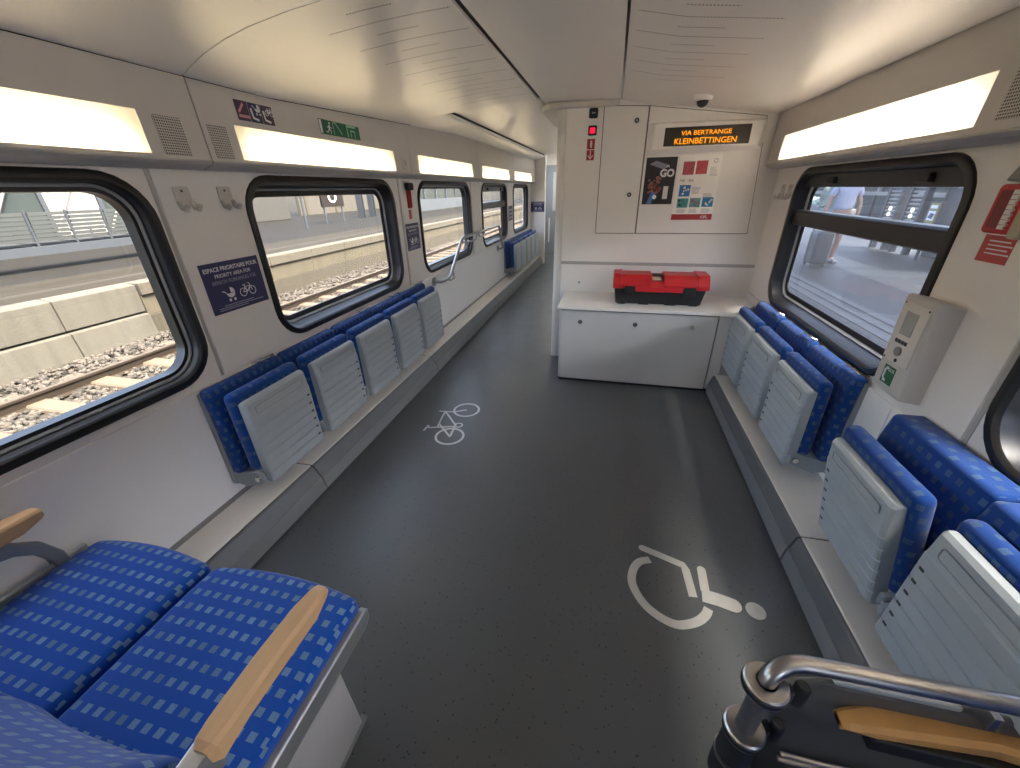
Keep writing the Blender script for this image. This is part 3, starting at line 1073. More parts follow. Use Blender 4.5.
for v0, v1 in ((-0.237, -0.167), (-0.312, -0.242)):
    m = MB(); flat(m, FB, rect(-0.036, 0.024, v0, v1), 0.0, 0.0012); m.build('sheet', REDP, t)
m = MB(); flat(m, FB, circ(-0.004, -0.202, 0.008, 14, 0.027), 0.0012, 0.002); m.build('pictogram', WHITEP, t)
m = MB(); stroke(m, FB, [(-0.006, -0.244), (-0.006, -0.300)], 0.006, 0.0012, 0.002); stroke(m, FB, [(-0.026, -0.278), (-0.006, -0.302), (0.014, -0.278)], 0.006, 0.0012, 0.002); m.build('arrow', WHITEP, t)

# dome camera on the ceiling
t = thing('dome_camera', 'small white ceiling dome camera above the amber display', 'camera', (0.50, 3.26, 1.955))
m = MB(); m.tube([(0.50, 3.26, 2.02), (0.50, 3.26, 1.995), (0.50, 3.26, 1.985)], [0.056, 0.056, 0.048], 24); m.build('housing', WHITE, t, smooth=True)
m = MB(); m.tube([(0.50, 3.26, 1.985 - 0.036 * math.sin(a)) for a in (0, 0.4, 0.8, 1.2, 1.5)], [0.037 * math.cos(a) for a in (0, 0.4, 0.8, 1.2, 1.5)], 20); m.build('dome', REVEAL, t, smooth='all')

# ------------------------------------------------------------------ storage cabinet and toolbox
CW = mat('cabinet_white', (0.58, 0.575, 0.55), 0.4, var=0.02)
t = thing('storage_cabinet', 'low white cabinet with three locks under the red toolbox', 'cabinet', (0.3, 3.1, 0))
MB().box(-0.345, RX - 0.02, 3.13, EY - 0.001, 0.02, 0.624).build('carcass', CW, t, bevel=0.002)
m = MB(); m.prism([(-0.362, 3.085, 0.632), (0.93, 3.085, 0.632), (0.94, 3.085, 0.634), (RX - 0.02, 3.36, 0.634), (RX - 0.02, EY - 0.001, 0.634), (-0.362, EY - 0.001, 0.634)], (0, 0, 0.022)); m.build('top', mat('cabinet_top', (0.82, 0.80, 0.75), 0.42, var=0.02), t, bevel=0.004)
d = MB(); d.box(-0.330, 0.838, 3.106, 3.129, 0.022, 0.620); dd = d.build('flap', CW, t, bevel=0.003)
for x in (-0.178, 0.249, 0.664):
    m = MB(); m.cyl((x, 3.106, 0.532), (x, 3.097, 0.532), 0.017); lk = m.build('lock', CHROME, dd, smooth=True)
MB().box(0.846, 0.93, 3.112, 3.13, 0.022, 0.624).build('end_panel', CW, t, bevel=0.003)
m = MB(); m.prism([(0.93, 3.112, 0.166), (RX - 0.02, 3.34, 0.166), (RX - 0.02, 3.36, 0.166), (0.93, 3.13, 0.166)], (0, 0, 0.458)); m.build('corner_panel', CW, t)
MB().box(-0.335, 0.9, 3.12, EY - 0.01, 0.0, 0.02).build('toe_recess', BLACK, t)
MB().box(-0.34, 0.85, 3.118, 3.13, 0.620, 0.632).build('joint', GAP, t)
MB().box(0.839, 0.845, 3.122, 3.13, 0.022, 0.598).build('joint', GAP, t)
m = MB(); m.cyl((-0.24, EY, 0.735), (-0.24, EY - 0.006, 0.735), 0.011); tag(m.build('panel_lock', STEEL, smooth=True), 'tiny round steel lock in the bulkhead just left of the toolbox', 'lock')

tz = 0.657
t = thing('toolbox', 'red and black plastic toolbox on the white cabinet', 'toolbox', (0.40, 3.365, tz))
m = MB()
bx = [(0.085, 0.722, 3.245, 3.465, tz + 0.004), (0.066, 0.748, 3.230, 3.480, tz + 0.135)]
m.loft([[(x0, y0, z), (x1, y0, z), (x1, y1, z), (x0, y1, z)] for x0, x1, y0, y1, z in bx])
m.build('tray', BLACK, t, bevel=0.010)
for x0, x1 in ((0.10, 0.16), (0.26, 0.34), (0.46, 0.54), (0.64, 0.70)):
    MB().box(x0, x1, 3.241, 3.445, tz, tz + 0.014).build('foot', BLACK, t, bevel=0.003)


def lid_prof(x, s=1.0, dz=0.0):
    return [(x, 3.213 + (1 - s) * 0.03, tz + 0.128 + dz), (x, 3.207 + (1 - s) * 0.03, tz + 0.160), (x, 3.230, tz + 0.205), (x, 3.270, tz + 0.228 * s + 0.0), (x, 3.435, tz + 0.228 * s), (x, 3.480, tz + 0.205), (x, 3.497, tz + 0.16), (x, 3.497, tz + 0.128)]


ldm = MB()
for x0, x1, s in ((0.055, 0.120, 1.03), (0.120, 0.345, 1.0), (0.435, 0.672, 1.0), (0.672, 0.760, 1.03)):
    ldm.prism(lid_prof(x0, s), (x1 - x0, 0, 0))
ldm.prism([(0.345, 3.220, tz + 0.128), (0.345, 3.207, tz + 0.15), (0.345, 3.235, tz + 0.180), (0.345, 3.475, tz + 0.180), (0.345, 3.495, tz + 0.128)], (0.09, 0, 0))
ldm.box(0.225, 0.575, 3.203, 3.230, tz + 0.108, tz + 0.150)
ldm.build('lid', RED, t, bevel=0.006)
for x0, x1 in ((0.145, 0.222), (0.578, 0.665)):
    MB().box(x0, x1, 3.197, 3.220, tz + 0.085, tz + 0.150).build('latch', BLACK, t, bevel=0.005)
MB().box(0.10, 0.122, 3.215, 3.445, tz + 0.226, tz + 0.236).build('rib', RED, t, bevel=0.003)
MB().box(0.668, 0.69, 3.215, 3.445, tz + 0.226, tz + 0.236).build('rib', RED, t, bevel=0.003)
m = MB(); m.cyl((0.345, 3.365, tz + 0.212), (0.435, 3.365, tz + 0.212), 0.012); m.build('handle', DARK, t, smooth=True)
MB().box(0.355, 0.425, 3.305, 3.415, tz + 0.181, tz + 0.190).build('label_plate', WALL, t, bevel=0.002)

# ------------------------------------------------------------------ folding seats
PW = 0.455                     # pitch of a row


def fold_seat(tilt, htop=0.703, btop=0.752, ctop=0.735, slots='high', bx=0.088, yn=0.0, br=0.024):
    """wall seat with its pan folded up; wall at x=0, seat toward +x, width along +y"""
    t = thing('folding_seat', 'x', 'seat', (0, 0, 0))
    W = PW - 0.008

    def lean(p):
        return Vector((p.x - max(0, p.z - 0.62) * 0.16, p.y, p.z))
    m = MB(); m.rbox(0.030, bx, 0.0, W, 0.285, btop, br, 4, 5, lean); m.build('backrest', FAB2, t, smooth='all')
    m = MB(); m.prism([(0.012, 0, 0.225), (0.042, 0, 0.225), (0.034, 0, btop - 0.017), (0.012, 0, btop - 0.017)], (0, W, 0)); m.build('back_shell', SHELL2, t, bevel=0.004)
    for y in (0.004, W - 0.030):
        m = MB(); m.prism([(0.02, y, 0.232), (0.02, y, 0.300), (0.07, y, 0.292), (0.17, y, 0.315), (0.205, y, 0.305), (0.205, y, 0.262), (0.185, y, 0.245), (0.09, y, 0.215)], (0, 0.022, 0)); m.build('hinge_arm', SHELL2, t, bevel=0.005)
        m = MB(); m.cyl((0.183, y - 0.012, 0.283), (0.183, y + 0.034, 0.283), 0.013, 12); m.build('hinge_bolt', CHROME, t, smooth=True)
    piv = Vector((0.19, 0, 0.28))
    c, s = math.cos(tilt), math.sin(tilt)

    sq = (htop - 0.232) / 0.471

    def R(p, sc=True):
        d = Vector((p[0], p[1], 0.232 + (p[2] - 0.232) * sq if sc else p[2])) - piv
        return Vector((piv.x + d.x * c + d.z * s, p[1], piv.z - d.x * s + d.z * c))
    # shell: grooved board
    fx = 0.226
    prof = [(0.176, 0.262), (0.178, 0.243), (0.196, 0.232), (fx - 0.006, 0.236), (fx, 0.248)]
    z = 0.298
    for k in range(6):
        prof += [(fx, z - 0.0035), (fx - 0.005, z), (fx, z + 0.0035)]
        z += 0.052
    prof += [(fx, 0.604), (fx - 0.003, 0.612), (fx - 0.006, 0.64), (fx - 0.010, 0.685), (fx - 0.020, 0.699), (0.188, 0.703), (0.176, 0.695)]
    y0, y1 = 0.042, W - 0.022 - yn
    n = len(prof)
    m = MB()
    loops = []
    for y, q in ((y0, 0.010), (y0 + 0.006, 0.003), (y0 + 0.014, 0.0), (y1 - 0.014, 0.0), (y1 - 0.006, 0.003), (y1, 0.010)):
        loops.append([R((max(0.176, x - q * (1 if x > 0.2 else 0)), y, max(0.232 + q * 0.5, min(0.703 - q, zz)))) for x, zz in prof])
    m.loft(loops)
    m.build('pan_shell', SHELL, t)
    m = MB()
    lp = rr(y0 + 0.040, y1 - 0.040, 0.624, 0.664, 0.010, 3)
    lp = [R((fx - 0.0048, y, zz)) for y, zz in lp]
    m.tube(lp + lp[:2], 0.0022, 6)
    m.build('grip_outline', SHELL2, t, smooth=True)
    y = y0 + 0.030 if slots == 'low' else y1 - 0.030
    z = 0.298
    for k in range(6):
        m = MB()
        m.prism([R((fx - 0.001, y - 0.008 + a, z + b)) for a, b in ((0, -0.005), (0.016, -0.005), (0.016, 0.005), (0, 0.005))], R((1, 0, 0.28)) * 0.002 - R((0, 0, 0.28)) * 0.002)
        m.build('drain_slot', GAP, t)
        z += 0.052
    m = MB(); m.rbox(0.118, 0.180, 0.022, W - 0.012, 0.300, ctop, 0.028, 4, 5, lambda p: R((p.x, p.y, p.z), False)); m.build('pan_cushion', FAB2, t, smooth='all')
    return t


protoL = fold_seat(math.radians(-1.0), 0.672, 0.735, 0.714, 'high')
protoA = fold_seat(math.radians(1.0), 0.655, 0.738, 0.700, 'low')
protoB = fold_seat(math.radians(11.0), 0.662, 0.752, 0.706, 'low', 0.128, 0.012, 0.016)
protoC = fold_seat(math.radians(-1.0), 0.668, 0.752, 0.706, 'low', 0.128, 0.0, 0.016)
used = {}


def place_seat(proto, x, y, rz, label, group):
    o = proto if proto.name not in used else copy_tree(proto)
    used[proto.name] = 1
    o.location = (x, y, 0)
    o.rotation_euler = (0, 0, rz)
    o['label'] = label
    o['group'] = group


names = ['blue and grey folding seat nearest the camera in the left-wall row of five', 'second folding seat from the camera in the left-wall row of five', 'middle folding seat of the left-wall row of five',
         'fourth folding seat along the left-wall row of five', 'last folding seat of the left-wall row, at the foot of the handrail']
for k in range(5):
    place_seat(protoL, LX, 1.150 + k * PW, 0, names[k], 'folding seats along the left wall')
names = ['nearest folding seat of the far left group beyond the handrail', 'second folding seat of the far left group beyond the handrail', 'third folding seat of the far left group beyond the handrail',
         'fourth folding seat of the far left group beyond the handrail', 'farthest folding seat on the left, against the pillar']
for k in range(5):
    place_seat(protoL, LX, 6.62 + k * PW, 0, names[k], 'folding seats beyond the handrail')
names = ['nearest folding seat of the right trio under the openable window', 'middle folding seat of the right trio under the openable window', 'folding seat of the right trio beside the white cabinet']
for k in range(3):
    place_seat(protoA, RX, 2.275 + k * PW, PI, names[k], 'folding seats under the right window')
names = ['folding seat below the wall intercom, its pan tipped slightly open', 'large folding seat pan at the right picture edge above the steel rail']
for k in range(2):
    place_seat((protoB, protoC)[k], (RX, RX - 0.018)[k], 1.512 - k * PW, PI, names[k], 'folding seats below the intercom')

# wire loops on the wall behind the backrests
for fr, ys, side in ((FL, (1.52, 2.44, 2.9, 3.35), 'left'), (FR, (2.85, 2.38, 1.92, 1.02), 'right')):
    for k, y in enumerate(ys):
        u = y * fr.R.y
        m = MB(); m.tube([fr.p(u - 0.05, 0.735, 0.004), fr.p(u - 0.05, 0.745, 0.045), fr.p(u - 0.04, 0.755, 0.055), fr.p(u + 0.04, 0.755, 0.055), fr.p(u + 0.05, 0.745, 0.045), fr.p(u + 0.05, 0.735, 0.004)], 0.0045, 8)
        o = m.build('strap_loop', CHROME, smooth=True)
        tag(o, 'small steel wire loop above the %s seat backs, %s from the camera' % (side, ['first', 'second', 'third', 'fourth'][k if side == 'left' else 3 - k]), 'loop', 'wire loops above the %s folding seats' % side)

# ------------------------------------------------------------------ handrail on the left wall
t = thing('handrail', 'bent steel handrail on the left wall past the row of five seats', 'handrail', (LX, 4.9, 0.66))
X = LX + 0.105
pts = [(LX + 0.012, 3.74, 0.672), (X - 0.03, 3.76, 0.672), (X, 3.80, 0.675), (X, 3.92, 0.68), (X, 3.99, 0.70), (X, 4.04, 0.74), (X, 4.34, 0.97), (X, 4.40, 1.01), (X, 4.47, 1.025), (X, 5.9, 1.03), (X, 6.0, 1.02), (X, 6.05, 0.98), (X, 6.17, 0.74), (X, 6.20, 0.70), (X - 0.03, 6.22, 0.68), (LX + 0.012, 6.24, 0.675)]
m = MB(); m.tube(pts, 0.0165, 12); m.build('rail', STEEL, t, smooth=True)
for y, z in ((3.74, 0.672), (6.24, 0.675)):
    m = MB(); m.cyl((LX + 0.010, y, z), (LX + 0.022, y, z), 0.045); m.build('flange', STEEL, t, smooth=True)
m = MB(); m.tube([(LX + 0.01, 4.86, 0.94), (LX + 0.05, 4.86, 0.935), (X, 4.90, 0.96), (X, 4.95, 1.02)], 0.011, 10); m.build('bracket', STEEL, t, smooth=True)
m = MB(); m.tube([(X, 5.0, 1.02), (X + 0.01, 5.04, 0.97), (X + 0.01, 5.2, 0.965), (X, 5.28, 1.02)], 0.009, 10); m.build('hook', STEEL, t, smooth=True)
m = MB(); m.tube([(X, 3.86, 0.675), (X + 0.03, 3.90, 0.66), (X + 0.03, 4.0, 0.665), (X, 4.05, 0.735)], 0.008, 10); m.build('hook', STEEL, t, smooth=True)

# ------------------------------------------------------------------ signs on the left wall
def pram(mb, fr, u, v, s, d0, d1):
    flat(mb, fr, [(u - 0.5 * s, v + 0.15 * s)] + [(u + 0.5 * s * math.cos(a), v + 0.15 * s + 0.45 * s * math.sin(a)) for a in [PI + PI * k / 8 for k in range(9)]][1:], d0, d1)
    flat(mb, fr, [(u + 0.02 * s, v + 0.2 * s)] + [(u + 0.02 * s + 0.5 * s * math.cos(a), v + 0.2 * s + 0.55 * s * math.sin(a)) for a in [PI / 2 * k / 6 for k in range(7)]], d0, d1)
    stroke(mb, fr, [(u - 0.45 * s, v + 0.15 * s), (u - 0.75 * s, v + 0.45 * s), (u - 0.95 * s, v + 0.45 * s)], 0.09 * s, d0, d1)
    for q in (-0.28, 0.30):
        flat(mb, fr, circ(u + q * s, v - 0.52 * s, 0.15 * s, 14), d0, d1)


def bike(mb, fr, u, v, s, d0, d1, w=0.07):
    ring(mb, fr, u - 0.55 * s, v, 0.38 * s, w * s, d0, d1, 20)
    ring(mb, fr, u + 0.55 * s, v, 0.38 * s, w * s, d0, d1, 20)
    stroke(mb, fr, [(u - 0.55 * s, v), (u - 0.05 * s, v - 0.02 * s), (u + 0.36 * s, v + 0.5 * s), (u - 0.24 * s, v + 0.42 * s), (u - 0.55 * s, v)], w * s, d0, d1)
    stroke(mb, fr, [(u - 0.05 * s, v), (u - 0.30 * s, v + 0.66 * s)], w * s, d0, d1)
    stroke(mb, fr, [(u - 0.44 * s, v + 0.66 * s), (u - 0.14 * s, v + 0.66 * s)], w * s, d0, d1)
    stroke(mb, fr, [(u + 0.55 * s, v), (u + 0.33 * s, v + 0.72 * s), (u + 0.16 * s, v + 0.76 * s)], w * s, d0, d1)


def priority_sign(name, label, fr, u0, u1, v0, v1, d):
    t = thing(name, label, 'sign', fr.p((u0 + u1) / 2, v0))
    W, Hh = u1 - u0, v1 - v0
    cu = (u0 + u1) / 2
    m = MB(); flat(m, fr, rect(u0, u1, v0, v1), d, d + 0.0015); m.build('panel', NAVY, t)
    e = d + 0.0022
    m = MB(); letters(m, fr, 'ESPACE PRIORITAIRE POUR', cu, v0 + 0.83 * Hh, 0.115 * Hh, e, e, 0.92 * W, 0.0006)
    letters(m, fr, 'PRIORITY AREA FOR', cu, v0 + 0.70 * Hh, 0.105 * Hh, e, e, 0.62 * W, 0.0002)
    m.build('lettering', WHITEP, t, fixn=False)
    m = MB(); letters(m, fr, 'BEREICH VORRANGIG FÜR', cu, v0 + 0.575 * Hh, 0.105 * Hh, e, e, 0.76 * W); m.build('lettering', GREYP, t, fixn=False)
    m = MB(); pram(m, fr, u0 + 0.36 * W, v0 + 0.33 * Hh, 0.20 * Hh, d + 0.0015, e)
    bike(m, fr, u0 + 0.66 * W, v0 + 0.31 * Hh, 0.22 * Hh, d + 0.0015, e)
    m.build('pictogram', WHITEP, t)
    m = MB()
    for k, (a, b) in enumerate(((0.2, 0.72), (0.1, 0.9), (0.1, 0.6))):
        flat(m, fr, rect(u0 + a * W, u0 + b * W, v0 + (0.13 - 0.04 * k) * Hh, v0 + (0.145 - 0.04 * k) * Hh), d + 0.0015, e)
    m.build('fine_print', GREYP, t)
    return t


priority_sign('priority_sign', 'navy priority area sign with pram and bicycle below the two coat hooks', FL, 1.365, 1.682, 1.010, 1.232, 0.0102)
priority_sign('priority_sign', 'navy priority area sign under the red emergency hammer on the left wall', FL, 3.285, 3.535, 1.03, 1.25, 0.0102)
FP = Frame((0, YF, 0), (1, 0, 0), (0, 0, 1))
priority_sign('priority_sign', 'small distant navy sign on the far pillar face', FP, -1.70, -1.41, 1.06, 1.26, 0.0)
t = thing('route_notice', 'narrow dark notice on the pilaster between the two farthest left windows', 'notice', FL.p(7.16, 1.02))
m = MB(); flat(m, FL, rect(7.02, 7.31, 1.02, 1.25), 0.0102, 0.012); m.build('panel', DARK, t)
m = MB(); [flat(m, FL, rect(7.05, 7.28, 1.05 + 0.06 * k, 1.08 + 0.06 * k), 0.012, 0.0126) for k in range(3)]; m.build('fine_print', GREYP, t)

# pictogram trio on the fascia and the green exit sign
LG = Frame((-1.531, 0, 0), (0, 1, 0), (-0.012, 0, 0.27))
t = thing('pictogram_strip', 'strip of three dark plum pictograms on the left cove fascia', 'sign', LG.p(1.81, 1.80))
for k, c in enumerate((PLUM, NAVY, PLUM)):
    a = 1.702 + 0.071 * k
    m = MB(); flat(m, LG, rect(a, a + 0.068, 1.795, 1.870), 0.001, 0.002); m.build('panel', c, t)
    m = MB()
    if k == 0:
        stroke(m, LG, [(a + 0.012, 1.825), (a + 0.045, 1.860)], 0.010, 0.002, 0.0026)
        flat(m, LG, rect(a + 0.008, a + 0.066, 1.806, 1.817), 0.002, 0.0026)
    else:
        stroke(m, LG, [(a + 0.012, 1.848), (a + 0.016, 1.812), (a + 0.046, 1.806)], 0.009, 0.002, 0.0026)
        if k == 1:
            pram(m, LG, a + 0.050, 1.845, 0.030, 0.002, 0.0026)
        else:
            bike(m, LG, a + 0.048, 1.842, 0.026, 0.002, 0.0026, 0.12)
    m.build('pictogram', WHITEP if k else mat('pink_print', (0.6, 0.25, 0.3), 0.5), t)
t = thing('exit_sign', 'green emergency exit sign with running figure on the left cove fascia', 'sign', LG.p(2.45, 1.80))
m = MB(); flat(m, LG, rect(2.25, 2.64, 1.800, 1.872), 0.001, 0.002); m.build('panel', GREENP, t)
m = MB()
flat(m, LG, rect(2.253, 2.272, 1.804, 1.868), 0.002, 0.0026)
flat(m, LG, circ(2.342, 1.858, 0.006, 10), 0.002, 0.0026)
stroke(m, LG, [(2.336, 1.848), (2.334, 1.830)], 0.012, 0.002, 0.0026)
stroke(m, LG, [(2.318, 1.836), (2.336, 1.846), (2.356, 1.834)], 0.005, 0.002, 0.0026)
stroke(m, LG, [(2.336, 1.830), (2.348, 1.818), (2.342, 1.806)], 0.006, 0.002, 0.0026)
stroke(m, LG, [(2.333, 1.830), (2.318, 1.814), (2.304, 1.814)], 0.006, 0.002, 0.0026)
m.build('pictogram', WHITEP, t)
m = MB()
stroke(m, LG, [(2.375, 1.806), (2.375, 1.866), (2.40, 1.866), (2.45, 1.812)], 0.006, 0.002, 0.0026)
stroke(m, LG, [(2.51, 1.806), (2.51, 1.864), (2.60, 1.864)], 0.010, 0.002, 0.0026)
stroke(m, LG, [(2.545, 1.806), (2.545, 1.842), (2.585, 1.842), (2.585, 1.806)], 0.007, 0.002, 0.0026)
m.build('pictogram', GREENL, t)

# speaker grilles
for fr, u0, u1, v0, v1, lb in ((LG, 1.315, 1.420, 1.640, 1.764, 'square perforated speaker grille left of the fascia joint above the coat hooks'), (LG, 1.528, 1.618, 1.640, 1.760, 'square perforated speaker grille right of the fascia joint, under the pictogram strip'),
                               (Frame((0.993, 0, 0), (0, -1, 0), (0.012, 0, 0.27)), -1.665, -1.47, 1.655, 1.80, 'perforated speaker grille on the right cove at the picture edge')):
    t = thing('speaker_grille', lb, 'grille', fr.p((u0 + u1) / 2, v0))
    m = MB(); m.prism([fr.p(u, v, 0.0008) for u, v in rr(u0, u1, v0, v1, 0.006, 3)], fr.N * 0.003); m.build('plate', PERF, t, bevel=0.001)
    if fr.N.x < 0:
        m = MB(); m.prism([fr.p(u, v, 0.0038) for u, v in rr(-1.60, -1.535, 1.70, 1.75, 0.006, 3)], fr.N * 0.008); m.build('sensor', SHELL, t, bevel=0.002)
t = thing('wall_switch', 'small square cover plate on the left fascia between second and third lamps', 'plate', LG.p(3.20, 1.66))
m = MB(); m.prism([LG.p(u, v, 0.0008) for u, v in rr(3.165, 3.245, 1.66, 1.74, 0.008, 3)], LG.N * 0.006); pl_ = m.build('plate', FASCIA, t, bevel=0.002)
m = MB(); flat(m, LG, rect(3.19, 3.22, 1.68, 1.72), 0.0068, 0.010); m.build('rocker', LEDGE, t, bevel=0.002)

# coat hooks
def coat_hook(fr, u, v, label, group, d=0.010):
    t = thing('coat_hook', label, 'hook', fr.p(u, v - 0.07), group)
    m = MB(); m.prism([fr.p(a, b, d) for a, b in rr(u - 0.034, u + 0.034, v - 0.034, v + 0.036, 0.006, 3)], fr.N * 0.005); m.build('plate', FASCIA, t, bevel=0.0015)
    m = MB(); m.cyl(fr.p(u, v + 0.020, d + 0.004), fr.p(u, v + 0.020, d + 0.006), 0.005, 10); m.build('screw', DARK, t, smooth=True)
    for q in (-0.024, 0.030):
        m = MB(); m.tube([fr.p(u + q, v - 0.02, d + 0.004), fr.p(u + q, v - 0.044, d + 0.012), fr.p(u + q, v - 0.050, d + 0.028), fr.p(u + q, v - 0.036, d + 0.040)], [0.010, 0.011, 0.011, 0.010], 10)
        m.build('prong', FASCIA, t, smooth=True)


coat_hook(FL, 1.410, 1.50, 'pale coat hook plate on the left pilaster, nearer of the two', 'coat hooks on the left pilaster')
coat_hook(FL, 1.610, 1.50, 'pale coat hook plate on the left pilaster, nearer the second window', 'coat hooks on the left pilaster')
coat_hook(FR, -3.45, 1.46, 'pale coat hook on the right wall next to the bulkhead corner', 'coat hooks beside the right window', 0.001)
coat_hook(FR, -3.32, 1.46, 'pale coat hook on the right wall next to the window frame', 'coat hooks beside the right window', 0.001)

# emergency hammers
t = thing('emergency_hammer', 'small dark red emergency hammer on the left wall above a navy sign', 'hammer', FL.p(3.40, 1.29))
m = MB(); m.prism([FL.p(u, v, 0.007) for u, v in rr(3.375, 3.435, 1.37, 1.53, 0.012, 3)], FL.N * 0.018); m.build('holder', REDP, t, bevel=0.004)
m = MB(); m.prism([FL.p(u, v, 0.02) for u, v in rr(3.34, 3.44, 1.51, 1.565, 0.016, 4)], FL.N * 0.035); m.build('hammer_head', BLACK, t, bevel=0.006)
m = MB(); flat(m, FL, rect(3.397, 3.413, 1.38, 1.51), 0.025, 0.040); m.build('hammer_handle', RED, t, bevel=0.004)
m = MB(); flat(m, FL, rect(3.38, 3.43, 1.285, 1.36), 0.0102, 0.0115); m.build('sticker', mat('faded_red_print', (0.45, 0.10, 0.07), 0.5), t)

FH = Frame((RX, -0.04, 0), (0, -1, 0), (0, 0, 1))
t = thing('emergency_hammer', 'large red emergency hammer holder with white teeth at the right picture edge', 'hammer', FH.p(-1.60, 1.35))
d = 0.006
m = MB(); m.prism([FH.p(u, v, d) for u, v in rr(-1.672, -1.530, 1.352, 1.487, 0.014, 4)], FH.N * 0.022); m.build('holder', RED, t, bevel=0.005)
m = MB(); m.prism([FH.p(u, v, d + 0.022) for u, v in rr(-1.655, -1.600, 1.368, 1.472, 0.008, 3)], FH.N * 0.003); m.build('recess', mat('deep_red_plastic', (0.20, 0.008, 0.012), 0.4), t)
m = MB()
for k in range(8):
    v = 1.366 + 0.0135 * k
    m.prism([FH.p(-1.607, v, d + 0.023), FH.p(-1.607, v + 0.012, d + 0.023), FH.p(-1.580, v + 0.012, d + 0.023), FH.p(-1.588, v + 0.006, d + 0.023), FH.p(-1.580, v, d + 0.023)], FH.N * 0.006)
m.build('seal_strip', WHITE, t)
m = MB(); m.prism([FH.p(u, v, d + 0.02) for u, v in rr(-1.546, -1.510, 1.345, 1.47, 0.010, 3)], FH.N * 0.024); m.build('hammer_handle', mat('beige_plastic', (0.42, 0.36, 0.27), 0.5), t, bevel=0.005)
m = MB(); m.prism([FH.p(-1.645, 1.495, d + 0.01), FH.p(-1.575, 1.490, d + 0.01), FH.p(-1.555, 1.56, d + 0.01), FH.p(-1.600, 1.572, d + 0.01)], FH.N * 0.028); m.build('hammer_head', mat('grey_metal', (0.22, 0.21, 0.20), 0.35, 0.4), t, bevel=0.006)
m = MB(); m.tube([FH.p(-1.60, 1.565, d + 0.03), FH.p(-1.63, 1.585, d + 0.035), FH.p(-1.64, 1.602, d + 0.035), FH.p(-1.60, 1.612, d + 0.035), FH.p(-1.54, 1.60, d + 0.035)], 0.010, 10); m.build('loop', BLACK, t, smooth=True)
m = MB(); flat(m, FH, rect(-1.55, -1.50, 1.46, 1.60), d, d + 0.03); m.build('cap', REDP, t, bevel=0.006)
t = thing('hammer_notice', 'small red instruction sticker under the large red hammer holder', 'sticker', FH.p(-1.605, 1.27))
m = MB(); flat(m, FH, rect(-1.668, -1.556, 1.268, 1.346), d, d + 0.0012); m.build('sheet', mat('notice_red', (0.48, 0.06, 0.05), 0.5), t)
m = MB(); [flat(m, FH, rect(-1.645, -1.57 + 0.012 * (k % 2), 1.328 - 0.012 * k, 1.332 - 0.012 * k), d + 0.0012, d + 0.0018) for k in range(4)]; m.build('fine_print', WHITEP, t)

# ------------------------------------------------------------------ intercom on the right wall
t = thing('intercom', 'pale grey wall intercom with green SOS sign, below the right window corner', 'intercom', (RX, 1.64, 0.760))
IC = mat('intercom_grey', (0.60, 0.57, 0.53), 0.45, var=0.02)
ya, yb = 1.560, 1.725
XF = 1.086
m = MB(); m.prism([(RX, ya, 0.760), (XF, ya, 0.770), (XF - 0.006, ya, 0.785), (XF - 0.012, ya, 1.125), (XF, ya, 1.137), (RX, ya, 1.120)], (0, yb - ya, 0)); m.build('housing', IC, t, bevel=0.006)
FI = Frame((XF - 0.006, 0, 0.785), (0, -1, 0), (-0.006, 0, 0.34))
m = MB(); m.prism([FI.p(u, v, 0.0003) for u, v in rr(-yb + 0.016, -ya - 0.016, 0.105, 0.327, 0.006, 3)], FI.N * 0.004); fp = m.build('front_plate', mat('intercom_plate', (0.70, 0.67, 0.62), 0.4, var=0.02), t, bevel=0.0015)
m = MB(); flat(m, FI, rect(-1.680, -1.618, 0.212, 0.296), 0.0043, 0.0052); m.build('window_plate', mat('grey_film', (0.40, 0.40, 0.38), 0.25), t)
m = MB(); [flat(m, FI, rect(-1.683 + 0.017 * k, -1.670 + 0.017 * k, 0.180, 0.193), 0.0043, 0.006) for k in range(4)]; m.build('key_strip', DARK, t)
m = MB(); m.cyl(FI.p(-1.645, 0.152, 0.004), FI.p(-1.645, 0.152, 0.010), 0.017, 20); m.build('button', STEEL, t, smooth=True)
m = MB(); m.cyl(FI.p(-1.641, 0.118, 0.004), FI.p(-1.641, 0.118, 0.006), 0.007, 12); m.build('microphone', BLACK, t, smooth=True)
for u, v in ((-1.705, 0.322), (-1.581, 0.318), (-1.705, 0.112)):
    m = MB(); m.cyl(FI.p(u, v, 0.003), FI.p(u, v, 0.0055), 0.004, 8); m.build('screw', DARK, t, smooth=True)
m = MB(); flat(m, FI, rect(-1.685, -1.621, 0.018, 0.088), 0.0004, 0.0012); sg = m.build('sos_sign', GREENP, t)
m = MB(); letters(m, FI, 'SOS', -1.642, 0.068, 0.018, 0.0016, 0.0016, 0.032, 0.0004); m.build('lettering', WHITEP, sg, fixn=False)
m = MB(); stroke(m, FI, [(-1.667, 0.078), (-1.675, 0.068), (-1.675, 0.040), (-1.665, 0.028)], 0.009, 0.0012, 0.0018)
flat(m, FI, rect(-1.673, -1.659, 0.072, 0.082), 0.0012, 0.0018); flat(m, FI, rect(-1.673, -1.657, 0.024, 0.034), 0.0012, 0.0018)
m.build('pictogram', WHITEP, sg)

